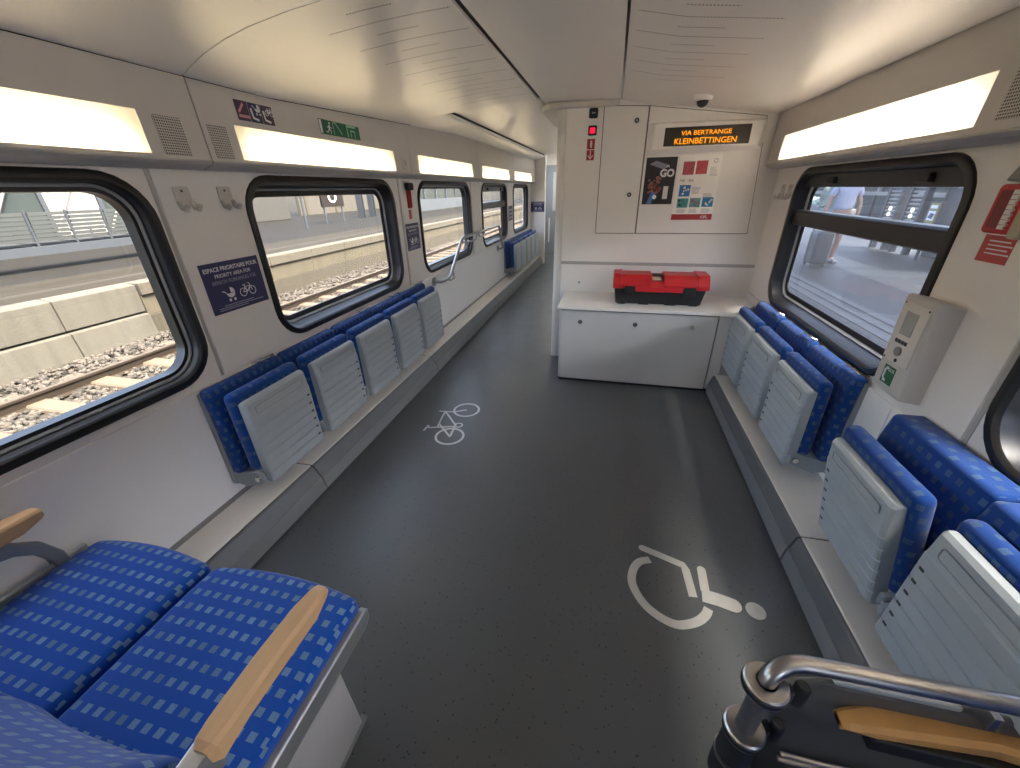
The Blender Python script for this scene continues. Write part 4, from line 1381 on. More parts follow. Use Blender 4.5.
# ------------------------------------------------------------------ floor pictograms
def curve(pts, n=5):
    P = [Vector((a, b)) for a, b in pts]
    P = [P[0] * 2 - P[1]] + P + [P[-1] * 2 - P[-2]]
    out = []
    for i in range(1, len(P) - 2):
        for k in range(n):
            q = k / n
            out.append(tuple(0.5 * (2 * P[i] + (P[i + 1] - P[i - 1]) * q + (2 * P[i - 1] - 5 * P[i] + 4 * P[i + 1] - P[i + 2]) * q * q + (3 * P[i] - P[i - 1] - 3 * P[i + 1] + P[i + 2]) * q ** 3)))
    return out + [tuple(P[-2])]


t = thing('wheelchair_marking', 'large beige wheelchair symbol painted on the dark floor', 'marking', (0.45, 1.2, 0))
m = MB()
arc = [(0.299, 1.329), (0.254, 1.308), (0.226, 1.264), (0.216, 1.2), (0.238, 1.139), (0.273, 1.093), (0.323, 1.06), (0.373, 1.046), (0.418, 1.057), (0.46, 1.08), (0.491, 1.112), (0.506, 1.141)]
stroke(m, FF, curve(arc), 0.034, 0.0004, 0.0012); m.build('wheel', DECAL, t)
m = MB(); stroke(m, FF, [(0.27, 1.388), (0.36, 1.358), (0.438, 1.331), (0.446, 1.31), (0.456, 1.18)], 0.033, 0.0004, 0.0012); flat(m, FF, circ(0.27, 1.388, 0.0165), 0.0004, 0.0015); m.build('legs', DECAL, t)
m = MB(); stroke(m, FF, [(0.512, 1.323), (0.508, 1.215)], 0.035, 0.0004, 0.0012); flat(m, FF, circ(0.512, 1.323, 0.0175), 0.0004, 0.0015)
stroke(m, FF, [(0.492, 1.197), (0.55, 1.190), (0.605, 1.177)], 0.060, 0.0003, 0.0011); flat(m, FF, circ(0.605, 1.177, 0.030), 0.0003, 0.0014); m.build('torso', DECAL, t)
m = MB(); flat(m, FF, circ(0.683, 1.171, 0.036, 22), 0.0004, 0.0012); m.build('head', DECAL, t)
t = thing('bicycle_marking', 'pale bicycle symbol painted on the floor near the left plinth', 'marking', (-0.97, 2.25, 0))
m = MB(); ring(m, FF, -0.951, 2.432, 0.094, 0.016, 0.0004, 0.0012, 30); ring(m, FF, -0.948, 2.071, 0.094, 0.016, 0.0004, 0.0012, 30); m.build('wheels', DECALB, t)
m = MB()
for pl in ([(-0.944, 2.065), (-1.081, 2.206), (-1.101, 2.379), (-0.958, 2.212), (-0.944, 2.065)], [(-1.137, 2.141), (-1.05, 2.166), (-0.951, 2.195)], [(-1.153, 2.099), (-1.146, 2.173)], [(-1.075, 2.165), (-1.095, 2.30), (-1.101, 2.385)],
           [(-1.150, 2.373), (-1.038, 2.385)], [(-1.038, 2.385), (-0.951, 2.432)]):
    stroke(m, FF, pl, 0.014, 0.0003, 0.0011)
ring(m, FF, -0.935, 2.215, 0.026, 0.011, 0.0004, 0.0012, 16)
m.build('bicycle_frame', DECALB, t)

# ------------------------------------------------------------------ double seat in the left foreground
t = thing('double_seat', 'blue patterned double seat with wooden armrests in the left foreground', 'seat', (-1.10, 0.3, 0))


def crown(p, x0, x1, y0, y1, zt):
    u = (p.x - x0) / (x1 - x0) * 2 - 1
    v = (p.y - y0) / (y1 - y0)
    if p.z > zt - 0.05:
        k = (p.z - (zt - 0.05)) / 0.05
        p = p + Vector((0, 0, k * (0.012 * (1 - u * u) - 0.010 * max(0, v - 0.72) / 0.28 * max(0, v - 0.72) / 0.28 - 0.016 * (1 - v) * 0.8)))
    # front edge bows forward in the middle
    return p + Vector((0, 0.022 * (1 - u * u) * max(0, v - 0.4) / 0.6, 0))


for x0, x1 in ((-1.606, -1.134), (-1.117, -0.606)):
    m = MB(); m.rbox(x0, x1, 0.10, 0.606, 0.385, 0.474, 0.028, 5, 10, lambda p, a=x0, b=x1: crown(p, a, b, 0.10, 0.606, 0.474)); m.build('seat_cushion', FAB, t, smooth='all')
for x0, x1 in ((-1.625, -1.130), (-1.115, -0.640)):
    def back(p, a=x0, b=x1):
        k = (p.z - 0.44)
        u = (p.x - a) / (b - a) * 2 - 1
        bul = 0.028 * math.exp(-((p.z - 0.60) / 0.12) ** 2)
        return Vector((p.x, p.y + 0.020 - k * 0.30 + (bul * (1.0 + 0.5 * abs(u) ** 3) + 0.012 * abs(u) ** 3), p.z))
    m = MB(); m.rbox(x0, x1, 0.045, 0.165, 0.44, 1.16, 0.045, 5, 10, back); m.build('backrest', FAB, t, smooth='all')
m = MB()
m.prism([(-0.612, 0.05, 0.372), (-0.612, 0.575, 0.372), (-0.612, 0.605, 0.388), (-0.612, 0.605, 0.424), (-0.612, 0.592, 0.434), (-0.612, 0.05, 0.434)], (0.026, 0, 0))
m.build('side_rail', ALU, t, bevel=0.006, seg=3)
m = MB(); m.prism([(-1.645, 0.08, 0.36), (-1.645, 0.588, 0.37), (-1.645, 0.588, 0.386), (-1.645, 0.08, 0.386)], (1.03, 0, 0)); m.build('seat_tray', SHELL2, t, bevel=0.003)
MB().box(-1.652, -1.635, 0.06, 0.585, 0.375, 0.455).build('wall_side_rail', SHELL, t, bevel=0.006)
m = MB(); m.prism([(-0.625, -0.2, 0.0), (-0.625, 0.50, 0.0), (-0.625, 0.485, 0.365), (-0.625, -0.2, 0.365)], (-0.42, 0, 0)); m.build('pedestal', mat('pedestal_grey', (0.42, 0.40, 0.37), 0.42), t, bevel=0.004)
MB().box(-0.66, -0.606, 0.470, 0.498, 0.335, 0.362).build('clip', BLACK, t, bevel=0.003)
MB().box(-0.640, -0.618, -0.2, 0.515, 0.0, 0.014).build('base_flange', KICK, t, bevel=0.002)


def armrest_bar(name, y0, y1, xc, z, w=0.052, h=0.042, flip=1):
    m = MB()
    loops = []
    for y, ww, z0, z1 in ((y0, w * 0.55, -0.004, h - 0.006), (y0 + 0.012, w * 0.88, -0.014, h), (y0 + 0.04, w, -0.004, h + 0.002), (y0 + 0.07, w, 0.0, h + 0.004), ((y0 + y1) / 2, w, 0, h + 0.006), (y1 - 0.060, w, 0, h + 0.001), (y1 - 0.014, w * 0.78, 0.010, h - 0.003), (y1 - 0.003, w * 0.66, 0.014, h - 0.006), (y1, w * 0.54, 0.018, h - 0.010)):
        a = ww / 2
        c = min(0.008, a * 0.5)
        loops.append([(xc - a, y, z + z0 + c), (xc - a + c, y, z + z0), (xc + a - c, y, z + z0), (xc + a, y, z + z0 + c), (xc + a, y, z + z1 - c), (xc + a - c, y, z + z1), (xc - a + c, y, z + z1), (xc - a, y, z + z1 - c)])
    m.loft(loops)
    return m


ar = armrest_bar('armrest', 0.178, 0.490, -0.588, 0.642).build('armrest', WOOD, t, bevel=0.003)
m = MB(); m.prism([(-0.618, 0.195, 0.605), (-0.618, 0.13, 0.60), (-0.618, 0.09, 0.66), (-0.618, 0.20, 0.668)], (0.044, 0, 0)); m.build('armrest_hinge', ALU, ar, bevel=0.006)
m = MB(); m.box(-0.604, -0.588, 0.20, 0.36, 0.622, 0.642); m.build('armrest_bracket', STEEL, ar, bevel=0.003)
a2 = armrest_bar('armrest', 0.15, 0.540, -1.635, 0.612, 0.062, 0.050).build('armrest', WOOD, t, bevel=0.003)
m = MB()
arch = [(0.18, 0.595), (0.30, 0.598), (0.40, 0.590), (0.45, 0.572), (0.49, 0.535), (0.512, 0.48), (0.516, 0.42)]
for (ya_, za_), (yb_, zb_) in zip(arch[:-1], arch[1:]):
    pass
lo_ = []
for i, (y, z) in enumerate(arch):
    a, b = arch[max(i - 1, 0)], arch[min(i + 1, len(arch) - 1)]
    tt = Vector((b[0] - a[0], b[1] - a[1])).normalized()
    q = Vector((-tt.y, tt.x)) * 0.018
    lo_.append([(-1.660, y + q.x, z + q.y), (-1.625, y + q.x, z + q.y), (-1.625, y - q.x, z - q.y), (-1.660, y - q.x, z - q.y)])
m.loft(lo_); m.build('armrest_bracket', mat('bracket_grey', (0.20, 0.215, 0.23), 0.45), a2, bevel=0.004)

# ------------------------------------------------------------------ grab rail and side seat at lower right
t = thing('grab_rail', 'thick steel grab rail bent over a flanged post at lower right', 'rail', (0.255, 0.37, 0))
gx, ry = 0.315, 0.446
m = MB(); m.tube([(gx, ry, 0.765), (gx, ry, 0.774), (gx + 0.004, ry + 0.003, 0.784), (gx + 0.014, ry + 0.009, 0.791), (gx + 0.030, ry + 0.017, 0.794), (gx + 0.055, ry + 0.024, 0.794), (0.7, ry + 0.030, 0.794), (1.14, ry + 0.030, 0.794)], 0.0135, 16); m.build('rail', STEEL, t, smooth=True)
m = MB(); m.cyl((gx, ry, 0.0), (gx, ry, 0.765), 0.0165, 16); m.build('post', DARK, t, smooth=True)
for z in (0.742, 0.598):
    m = MB(); m.tube([(gx, ry, z), (gx, ry, z + 0.002), (gx, ry, z + 0.020), (gx, ry, z + 0.023)], [0.031, 0.034, 0.034, 0.031], 28); f_ = m.build('flange', STEEL, t, smooth=True)
    m = MB(); m.tube([(gx, ry, z + 0.007), (gx, ry, z + 0.013)], 0.0350, 28); m.build('flange_seam', BLACK, f_, smooth=True)
m = MB(); m.tube([(gx, ry, 0.45), (gx, ry, 0.47), (gx, ry, 0.560), (gx, ry, 0.590)], [0.030, 0.031, 0.029, 0.022], 20); m.build('clamp', BLACK, t, smooth=True)
m = MB(); m.tube([(gx, ry, 0.515), (gx, ry, 0.523)], 0.0325, 20); m.build('clamp_ring', STEEL, t, smooth=True)
for z, q in ((0.700, 0.058), (0.575, 0.052)):
    m = MB(); m.prism([(gx + 0.012, ry - 0.014, z), (gx + q, ry + 0.012, z), (gx + q, ry + 0.034, z), (gx + 0.008, ry + 0.016, z)], (0, 0, 0.026)); m.build('clamp_bracket', DARK, t, bevel=0.004)
    m = MB(); m.tube([(gx + q + 0.010, ry + 0.020, z - 0.010), (gx + q + 0.010, ry + 0.020, z - 0.006), (gx + q + 0.010, ry + 0.020, z + 0.040), (gx + q + 0.010, ry + 0.020, z + 0.044)], [0.009, 0.012, 0.012, 0.009], 12); m.build('clamp_pin', BLACK, t, smooth=True)
m = MB(); m.cyl((1.135, ry + 0.030, 0.794), (1.145, ry + 0.030, 0.794), 0.035); m.build('wall_flange', STEEL, t, smooth=True)

t = thing('partition_panel', 'dark grey partition panel under the steel grab rail', 'panel', (0.7, 0.51, 0.165))
m = MB(); m.prism([(x, 0.505, z) for x, z in ((0.385, 0.28), (1.10, 0.28), (1.10, 0.700), (0.44, 0.700), (0.385, 0.66))], (0, 0.018, 0)); m.build('board', mat('partition_grey', (0.10, 0.098, 0.094), 0.5), t, bevel=0.008)
MB().box(0.455, 0.640, 0.503, 0.520, 0.702, 0.714).build('top_cap', SHELL, t, bevel=0.004)
MB().box(0.660, 0.672, 0.485, 0.520, 0.700, 0.735).build('top_clip', STEEL, t, bevel=0.002)
MB().box(0.715, 0.775, 0.480, 0.525, 0.690, 0.735).build('support_block', SHELL, t, bevel=0.005)
for z in (0.585, 0.602):
    m = MB(); m.cyl((0.37, 0.425, z), (0.90, 0.432, z), 0.0045, 8); m.build('edge_rail', STEEL, t, smooth=True)
MB().box(0.385, 0.402, 0.505, 0.523, 0.0, 0.28).build('support_leg', DARK, t, bevel=0.003)
MB().box(0.82, 0.845, 0.505, 0.523, 0.0, 0.28).build('support_leg', DARK, t, bevel=0.003)

t = thing('side_seat', 'blue seat edge with a worn wooden armrest below the grab rail', 'seat', (0.6, 0.1, 0))
m = MB(); m.rbox(0.335, 0.84, -0.12, 0.425, 0.400, 0.500, 0.030, 5, 6); m.build('seat_cushion', FAB, t, smooth='all')
MB().box(0.325, 0.84, -0.12, 0.430, 0.36, 0.42).build('side_rail', ALU, t, bevel=0.005)
MB().box(0.42, 0.84, -0.10, 0.38, 0.0, 0.36).build('pedestal', KICK, t, bevel=0.005)
m = MB(); m.rbox(0.84, 0.96, -0.12, 0.40, 0.45, 1.0, 0.04, 4, 6); m.build('backrest', FAB, t, smooth='all')
mm = armrest_bar('armrest', 0.0, 0.46, 0.0, 0.0, 0.046, 0.030)
mm.v = [Vector((0.464 + 0.46 - v.y, 0.470 - v.x + 0.10 * ((0.46 - v.y) / 0.46) * (v.y / 0.46) + 0.008, 0.632 + v.z)) for v in mm.v]
ar = mm.build('armrest', mat('worn_beech', (0.60, 0.32, 0.10), 0.45, var=0.22, vscale=18), t, bevel=0.004)
MB().box(0.52, 0.88, 0.466, 0.492, 0.600, 0.634).build('armrest_bracket', BLACK, ar, bevel=0.004)
MB().box(0.85, 0.90, 0.405, 0.492, 0.40, 0.630).build('armrest_support', BLACK, ar, bevel=0.004)

# ------------------------------------------------------------------ outside, left: track, platform
MB().box(-7.25, -1.95, -12, 60, -0.8, -0.62).build('ground_track', mat('ballast_ground', (0.020, 0.017, 0.013), 0.95, var=0.45, vscale=30, bmp=0.6, bscale=20), loc=(-4.5, 20, -0.8), kind='structure')
st = MB()
ico = bmesh.new()
bmesh.ops.create_icosphere(ico, subdivisions=1, radius=1.0)
IV = [v.co.copy() for v in ico.verts]
IF = [[v.index for v in f.verts] for f in ico.faces]
ico.free()
rnd = random.Random(3)
for i in range(15000):
    y = -1.0 + 16.0 * rnd.random() ** 1.5
    x = rnd.uniform(-7.2, -4.3)
    if abs(x + 6.17) < 0.05:
        continue
    r = rnd.uniform(0.018, 0.036)
    mt = Matrix.Rotation(rnd.uniform(0, 6.3), 3, 'Z') @ Matrix.Rotation(rnd.uniform(0, 6.3), 3, 'X') @ Matrix.Diagonal((r * rnd.uniform(0.8, 1.5), r, r * rnd.uniform(0.6, 1.0)))
    hump = 0.05 if x < -6.3 else 0.0
    near = abs((y + 1.2 + 0.31) % 0.62 - 0.31) < 0.115 and x > -6.75
    ctr = Vector((x, y, -0.61 + hump + (rnd.uniform(-0.02, 0.0) if near else rnd.uniform(0.0, 0.035))))
    st.add([ctr + mt @ v for v in IV], IF)
tag(st.build('ballast_stones', ballast_mat('ballast_stone'), loc=(-5.8, 5, -0.62), fixn=False), 'pale ballast stones around the rails beyond the left windows', 'stones', kind='stuff')
RAILM = mat('rusty_rail', (0.018, 0.012, 0.007), 0.6, 0.3, var=0.3, vscale=12)
RAILT = mat('rail_head_steel', (0.10, 0.085, 0.07), 0.45, 0.6)
for x, lb in ((-6.17, 'brown steel rail beside the platform wall, farther rail of the track'), (-4.66, 'brown steel rail nearest the train, hidden below the windows')):
    t = thing('rail', lb, 'rail', (x, 20, -0.6))
    m = MB(); m.prism([(x + a, -10, b) for a, b in ((-0.07, -0.60), (0.07, -0.60), (0.07, -0.588), (0.012, -0.57), (0.012, -0.49), (0.036, -0.478), (0.036, -0.455), (-0.036, -0.455), (-0.036, -0.478), (-0.012, -0.49), (-0.012, -0.57), (-0.07, -0.588))], (0, 66, 0)); m.build('web', RAILM, t)
    MB().box(x - 0.030, x + 0.030, -10, 56, -0.455, -0.448).build('head', RAILT, t)
SLP = mat('pale_concrete', (0.061, 0.047, 0.032), 0.85, var=0.12, vscale=5)
for k in range(46):
    y = -1.2 + 0.62 * k
    m = MB()
    m.loft([[(-6.70, y - a, z), (-4.15, y - a, z), (-4.15, y + a, z), (-6.70, y + a, z)] for a, z in ((0.125, -0.70), (0.105, -0.575), (0.088, -0.556))])
    tag(m.build('railway_sleeper', SLP), 'pale concrete sleeper under the rails, one of an even row', 'sleeper', 'concrete sleepers of the outer track')

# platform wall: white blocks near, stained coping wall beyond
pf = struct('platform_left', (-7.2, 5, -0.7))
BLK = wall_concrete('white_blocks', (0.043, 0.040, 0.031), (0.049, 0.046, 0.037), (0.028, 0.025, 0.020))
yy = [-5.4, -3.4, -1.5, 0.3, 2.15, 3.60, 4.66]
for a, b in zip(yy[:-1], yy[1:]):
    m = MB(); m.prism([(-7.42, a + 0.006, -0.16), (-7.20, a + 0.006, -0.15), (-7.20, a + 0.006, 0.27), (-7.42, a + 0.006, 0.30)], (0, b - a - 0.012, 0)); m.build('upper_block', BLK, pf, bevel=0.012)
    m = MB(); m.prism([(-7.42, a + 0.006, -0.75), (-7.10, a + 0.006, -0.75), (-7.14, a + 0.006, -0.18), (-7.42, a + 0.006, -0.17)], (0, b - a - 0.012, 0)); m.build('lower_block', BLK, pf, bevel=0.012)
OLD = wall_concrete('stained_wall', (0.038, 0.032, 0.020), (0.050, 0.043, 0.027), (0.015, 0.012, 0.007))
OLDB = wall_concrete('stained_base', (0.022, 0.018, 0.011), (0.034, 0.029, 0.019), (0.013, 0.011, 0.007))
COP = wall_concrete('coping_stone', (0.038, 0.033, 0.024), (0.045, 0.040, 0.029), (0.025, 0.021, 0.014))
y = 4.67
k = 0
while y < 50:
    b = y + 1.35
    MB().box(-7.5, -7.16, y + 0.006, b - 0.006, 0.10, 0.285).build('coping', COP, pf, bevel=0.01)
    MB().box(-7.5, -7.21, y + 0.004, b - 0.004, -0.22, 0.10).build('wall_stone', OLD, pf, bevel=0.006)
    y = b
MB().box(-7.5, -7.19, 4.67, 50, -0.75, -0.22).build('wall_base', OLDB, pf, bevel=0.006)
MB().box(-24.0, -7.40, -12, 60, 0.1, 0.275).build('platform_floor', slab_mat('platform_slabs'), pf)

# steel masts on the left platform
CAN = mat('canopy_grey', (0.10, 0.10, 0.105), 0.7)
EXTW = mat('white_steel', (0.17, 0.165, 0.155), 0.5)
POST = mat('post_grey', (0.030, 0.035, 0.042), 0.6, spec=0.2)
for k, (x, y) in enumerate(((-13.2, -1.0), (-13.2, 20.6), (-13.2, 21.7), (-13.2, 27.5), (-13.2, 31.0))):
    m = MB()
    m.box(x - 0.15, x + 0.15, y - 0.13, y - 0.10, 0.275, 4.5).box(x - 0.15, x + 0.15, y + 0.10, y + 0.13, 0.275, 4.5).box(x - 0.02, x + 0.02, y - 0.10, y + 0.10, 0.275, 4.5)
    o = m.build('steel_mast', POST)
    tag(o, 'dark steel mast on the left platform, %s' % ['nearest', 'left one of the close pair', 'right one of the close pair', 'fourth', 'farthest'][k], 'mast', 'steel masts on the left platform')

# platform bench with slatted backs turned to the track
BEN = mat('bench_slats', (0.023, 0.026, 0.025), 0.55, var=0.08)
t = thing('platform_bench', 'long grey slatted platform bench seen from behind through the near left window', 'bench', (-10.6, 4.0, 0.275))
for k in range(15):
    y0 = 0.55 + 0.62 * k
    m = MB()
    for j in range(7):
        z = 0.78 + 0.075 * j
        m.box(-10.55 + 0.012 * j, -10.51 + 0.012 * j, y0 + 0.03, y0 + 0.58, z, z + 0.058)
    m.build('slatted_back', BEN, t)
    m = MB()
    for j in range(5):
        m.box(-11.02 + 0.09 * j, -10.95 + 0.09 * j, y0 + 0.03, y0 + 0.58, 0.72, 0.745)
    m.build('slatted_seat', BEN, t)
    m = MB(); m.tube([(-10.5, y0, 0.55), (-10.49, y0, 1.05), (-10.46, y0, 1.32)], 0.022, 8); m.tube([(-10.47, y0, 0.93), (-10.75, y0, 0.96), (-11.0, y0, 0.94), (-11.02, y0, 0.74)], 0.018, 8); m.build('divider', POST, t, smooth=True)
MB().box(-10.9, -10.45, 0.5, 9.9, 0.55, 0.70).build('seat_beam', POST, t)
for y in (1.2, 4.3, 9.2):
    MB().box(-10.75, -10.68, y, y + 0.07, 0.275, 0.56).build('leg', POST, t)

# things on and beyond the left platform
FS = Frame((-12.4, 17.1, 0), (0.35, 0.94, 0), (0, 0, 1))
t = thing('station_sign', 'dark square sign with a white ring standing on the left platform', 'sign', (-12.4, 17.1, 0.8))
m = MB(); flat(m, FS, rect(-0.55, 0.55, 0.95, 2.1), 0, 0.12); m.build('panel', mat('sign_brown', (0.010, 0.008, 0.008), 0.7, spec=0.15), t)
m = MB(); stroke(m, FS, circ(0.0, 1.36, 0.17, 24, 0.21), 0.06, 0.12, 0.125, True); m.build('ring', WHITEP, t)
for q in (-0.45, 0.45):
    m = MB(); m.cyl(FS.p(q, 0.275, 0.04), FS.p(q, 0.96, 0.04), 0.04, 8); m.build('leg', POST, t, smooth=True)
m = MB(); m.cyl((-11.6, 14.2, 0.275), (-11.6, 14.2, 4.5), 0.045, 10); tag(m.build('lamp_post', POST, smooth=True), 'thin dark post on the left platform before the ring sign', 'post')

CRE = wall_concrete('cream_render', (0.032, 0.027, 0.019), (0.038, 0.033, 0.025), (0.025, 0.021, 0.016))
t = thing('station_building', 'long cream station building beyond the left platform', 'building', (-27, 20, 0.2))
MB().box(-29, -26, -14, 26, 0.2, 4.6).build('wall', CRE, t)
for k in range(18):
    y = -12 + 2.1 * k
    MB().box(-26.0, -25.93, y, y + 1.1, 0.9, 3.4).build('window', mat('dark_pane', (0.16, 0.19, 0.22), 0.2) if k == 0 else bpy.data.materials['dark_pane'], t)
    MB().box(-26.0, -25.85, y + 1.35, y + 1.6, 0.2, 4.6).build('pilaster', EXTW, t)
t = thing('glass_shelter', 'glazed waiting shelter with steel frame behind the platform bench', 'shelter', (-14.5, 6, 0.275))
TEAL = mat('shelter_glass', (0.026, 0.032, 0.032), 0.15, var=0.1)
for k in range(8):
    y = 1.6 + 1.3 * k
    MB().box(-14.56, -14.44, y - 0.05, y + 0.05, 0.275, 2.9).build('upright', POST, t)
    MB().box(-14.51, -14.49, y + 0.06, y + 1.24, 0.6, 2.7).build('glazing', [TEAL, EXTW, TEAL, CRE][k % 4], t)
    m = MB(); m.tube([(-14.40, y, 0.7), (-14.40, y + 1.2, 2.6)], 0.03, 6); m.build('brace', EXTW, t)
MB().box(-14.56, -14.44, 1.5, 12.1, 2.8, 2.95).build('top_rail', POST, t)
t = thing('platform_shelter', 'grey glazed shelter on the left platform seen through the third window', 'shelter', (-12.8, 30, 0.275))
MB().box(-13.0, -12.7, 26, 38, 0.275, 1.0).build('base_wall', mat('shelter_grey', (0.036, 0.042, 0.049), 0.6), t)
for k in range(7):
    MB().box(-12.95, -12.75, 26 + 2 * k - 0.1, 26 + 2 * k + 0.1, 0.275, 4.0).build('upright', POST, t)
    if k < 6:
        MB().box(-12.88, -12.84, 26.1 + 2 * k, 27.9 + 2 * k, 1.0, 3.0).build('glazing', TEAL, t)
t = thing('fence_wall', 'low white wall beyond the left platform', 'wall', (-19, 26, 0.275))
MB().box(-19.2, -19.0, 23.0, 60, 0.275, 2.2).build('wall', mat('white_render', (0.042, 0.038, 0.031), 0.8), t)
for k in range(12):
    MB().box(-18.99, -18.95, 23.5 + 3 * k, 23.7 + 3 * k, 0.275, 2.6).build('pilaster', CRE, t)
t = thing('kiosk', 'grey kiosk beyond the left platform', 'kiosk', (-17, 16, 0.275))
MB().box(-18.2, -16.9, 15.5, 19.6, 0.275, 2.1).build('body', mat('kiosk_grey', (0.023, 0.022, 0.020), 0.7), t, bevel=0.03)
MB().box(-18.3, -16.8, 15.4, 19.7, 2.1, 2.25).build('roof', POST, t)
t = thing('parked_van', 'tiny red and blue van beyond the platform, at the left edge of the second window', 'van', (-18, 12.5, 0.275))
MB().box(-18.6, -16.9, 12.1, 14.6, 0.55, 1.25).build('body', mat('van_blue', (0.03, 0.06, 0.14), 0.3), t, bevel=0.08)
MB().box(-18.55, -16.95, 12.2, 14.4, 1.25, 1.95).build('cab', mat('van_red', (0.22, 0.02, 0.02), 0.3), t, bevel=0.1)
MB().box(-16.95, -16.93, 12.4, 14.1, 1.35, 1.75).build('window', bpy.data.materials['dark_pane'], t)
for y in (12.6, 14.0):
    m = MB(); m.cyl((-16.85, y, 0.56), (-17.05, y, 0.56), 0.28, 16); m.build('wheel', BLACK, t, smooth=True)

# ------------------------------------------------------------------ outside, right: platform in the shade
pr_ = struct('platform_right', (6, 10, -0.3))
MB().box(1.62, 16, -12, 60, -0.9, 0.0).build('platform_floor', paving_mat('platform_paving'), pr_)
TAC = mat('tactile_white', (0.044, 0.049, 0.056), 0.6, var=0.1)
for a, b in ((1.62, 2.0), (2.9, 3.02), (3.08, 3.20), (3.26, 3.38)):
    MB().box(a, b, -12, 60, 0.0, 0.006).build('tactile_strip', TAC, pr_)
for k in range(26):
    MB().box(2.06, 2.62, 3.0 + 0.3 * k, 3.05 + 0.3 * k, 0.0, 0.004).build('edge_slab', TAC, pr_)
t = thing('platform_shade_roof', 'broad unseen station roof set to shade the right platform', 'canopy', (5, 10, 4.6))  # unseen roof, edges set to shade the platform and keep sun off the windows
MB().box(3.5, 8.0, -12, 34, 4.9, 5.1).build('shade_roof_slab', CAN, t)
for y in (-2, 6, 14, 22):
    MB().box(7.6, 7.9, y, y + 0.3, 0, 4.9).build('roof_column', POST, t)

LAT = mat('lattice_steel', (0.021, 0.024, 0.029), 0.45, var=0.1)
LITE = emit_mat('platform_spot', (1.0, 0.96, 0.9), 0.9)
for k, (y0, y1) in enumerate(((11.95, 12.45), (11.15, 11.65))):
    t = thing('ladder_rack', ['tall slatted steel rack on the right platform, farther of two', 'tall slatted steel rack on the right platform, nearer of two'][k], 'rack', (6.6, (y0 + y1) / 2, 0), 'slatted racks on the right platform')
    for q in (y0, y1):
        MB().box(6.5, 6.62, q - 0.05, q + 0.05, 0.0, 2.4).build('upright', LAT, t, bevel=0.005)
    m = MB()
    for j in range(26):
        m.box(6.52, 6.58, y0 + 0.05, y1 - 0.05, 0.25 + 0.085 * j, 0.29 + 0.085 * j)
    m.build('rungs', EXTW, t)
    for j in (0, 1):
        m = MB(); m.cyl((6.48, y0 + 0.20, 0.80 + 0.12 * j), (6.50, y0 + 0.20, 0.80 + 0.12 * j), 0.045, 12); m.build('lamp', LITE, t, smooth=True)
t = thing('notice_stand', 'yellow notice board standing on the right platform', 'sign', (6.3, 10.35, 0))
FN = Frame((6.3, 10.35, 0), (0, -1, 0), (0, 0, 1))
m = MB(); flat(m, FN, rect(-0.12, 0.12, 0.60, 1.10), 0, 0.03); m.build('panel', mat('notice_yellow', (0.20, 0.18, 0.05), 0.5), t)
m = MB(); flat(m, FN, rect(-0.09, 0.09, 0.78, 0.95), 0.03, 0.034); flat(m, FN, rect(-0.09, 0.09, 1.0, 1.06), 0.03, 0.034); m.build('print', WHITEP, t)
m = MB(); flat(m, FN, [(-0.08, 0.83), (0.05, 0.80), (0.09, 0.90), (-0.02, 0.92)], 0.034, 0.037); m.build('pictogram', NAVY, t)
m = MB(); m.cyl((6.32, 10.35, 0), (6.32, 10.35, 0.6), 0.03, 10); m.build('leg', POST, t, smooth=True)
t = thing('ticket_machine', 'grey lavender machine cabinet on the right platform behind the yellow notice', 'machine', (7.0, 10.2, 0))
MB().box(6.75, 7.4, 8.6, 11.0, 0.0, 2.3).build('body', mat('machine_lavender', (0.025, 0.026, 0.032), 0.4), t, bevel=0.04)
MB().box(6.73, 6.752, 8.9, 9.7, 1.15, 1.7).build('screen', mat('machine_pane', (0.062, 0.062, 0.069), 0.2), t, bevel=0.01)
MB().box(6.735, 6.752, 10.0, 10.7, 1.35, 1.6).build('panel', mat('machine_blue', (0.138, 0.165, 0.231), 0.3), t, bevel=0.01)
# glazed hall behind
t = thing('station_hall', 'pale glazed station hall behind the right platform', 'building', (12, 20, 0))
MB().box(11.5, 12, 6, 60, 0, 1.0).build('base_wall', mat('hall_base', (0.021, 0.024, 0.026), 0.7), t)
MB().box(11.6, 11.9, -10, 60, 1.0, 4.2).build('glazing', mat('hall_glass', (0.027, 0.036, 0.039), 0.15, var=0.15, vscale=0.6), t)
for k in range(24):
    MB().box(11.5, 11.62, 3 + 2.2 * k, 3.14 + 2.2 * k, 0, 4.2).build('mullion', EXTW if k % 2 else POST, t)
MB().box(11.45, 11.6, 3, 60, 0.95, 1.1).build('sill', EXTW, t)
for k, (x, y, w, h, c) in enumerate(((8.6, 19.6, 1.0, 1.35, (0.20, 0.24, 0.20)), (8.8, 22.5, 1.6, 0.9, (0.35, 0.42, 0.36)))):
    t = thing('planter', ['dark hedge planter on the right platform', 'pale hedge planter farther along the right platform'][k], 'planter', (x, y, 0))
    MB().box(x - 0.3, x + 0.3, y - w, y + w, 0, 0.6).build('trough', EXTW, t, bevel=0.02)
    m = MB(); m.rbox(x - 0.28, x + 0.28, y - w + 0.05, y + w - 0.05, 0.55, h, 0.2, 4, 6, lambda p: p + Vector((rnd.uniform(-0.04, 0.04), rnd.uniform(-0.06, 0.06), rnd.uniform(-0.06, 0.06)))); m.build('hedge', mat('hedge_leaves', c, 0.8, var=0.4, vscale=18), t)


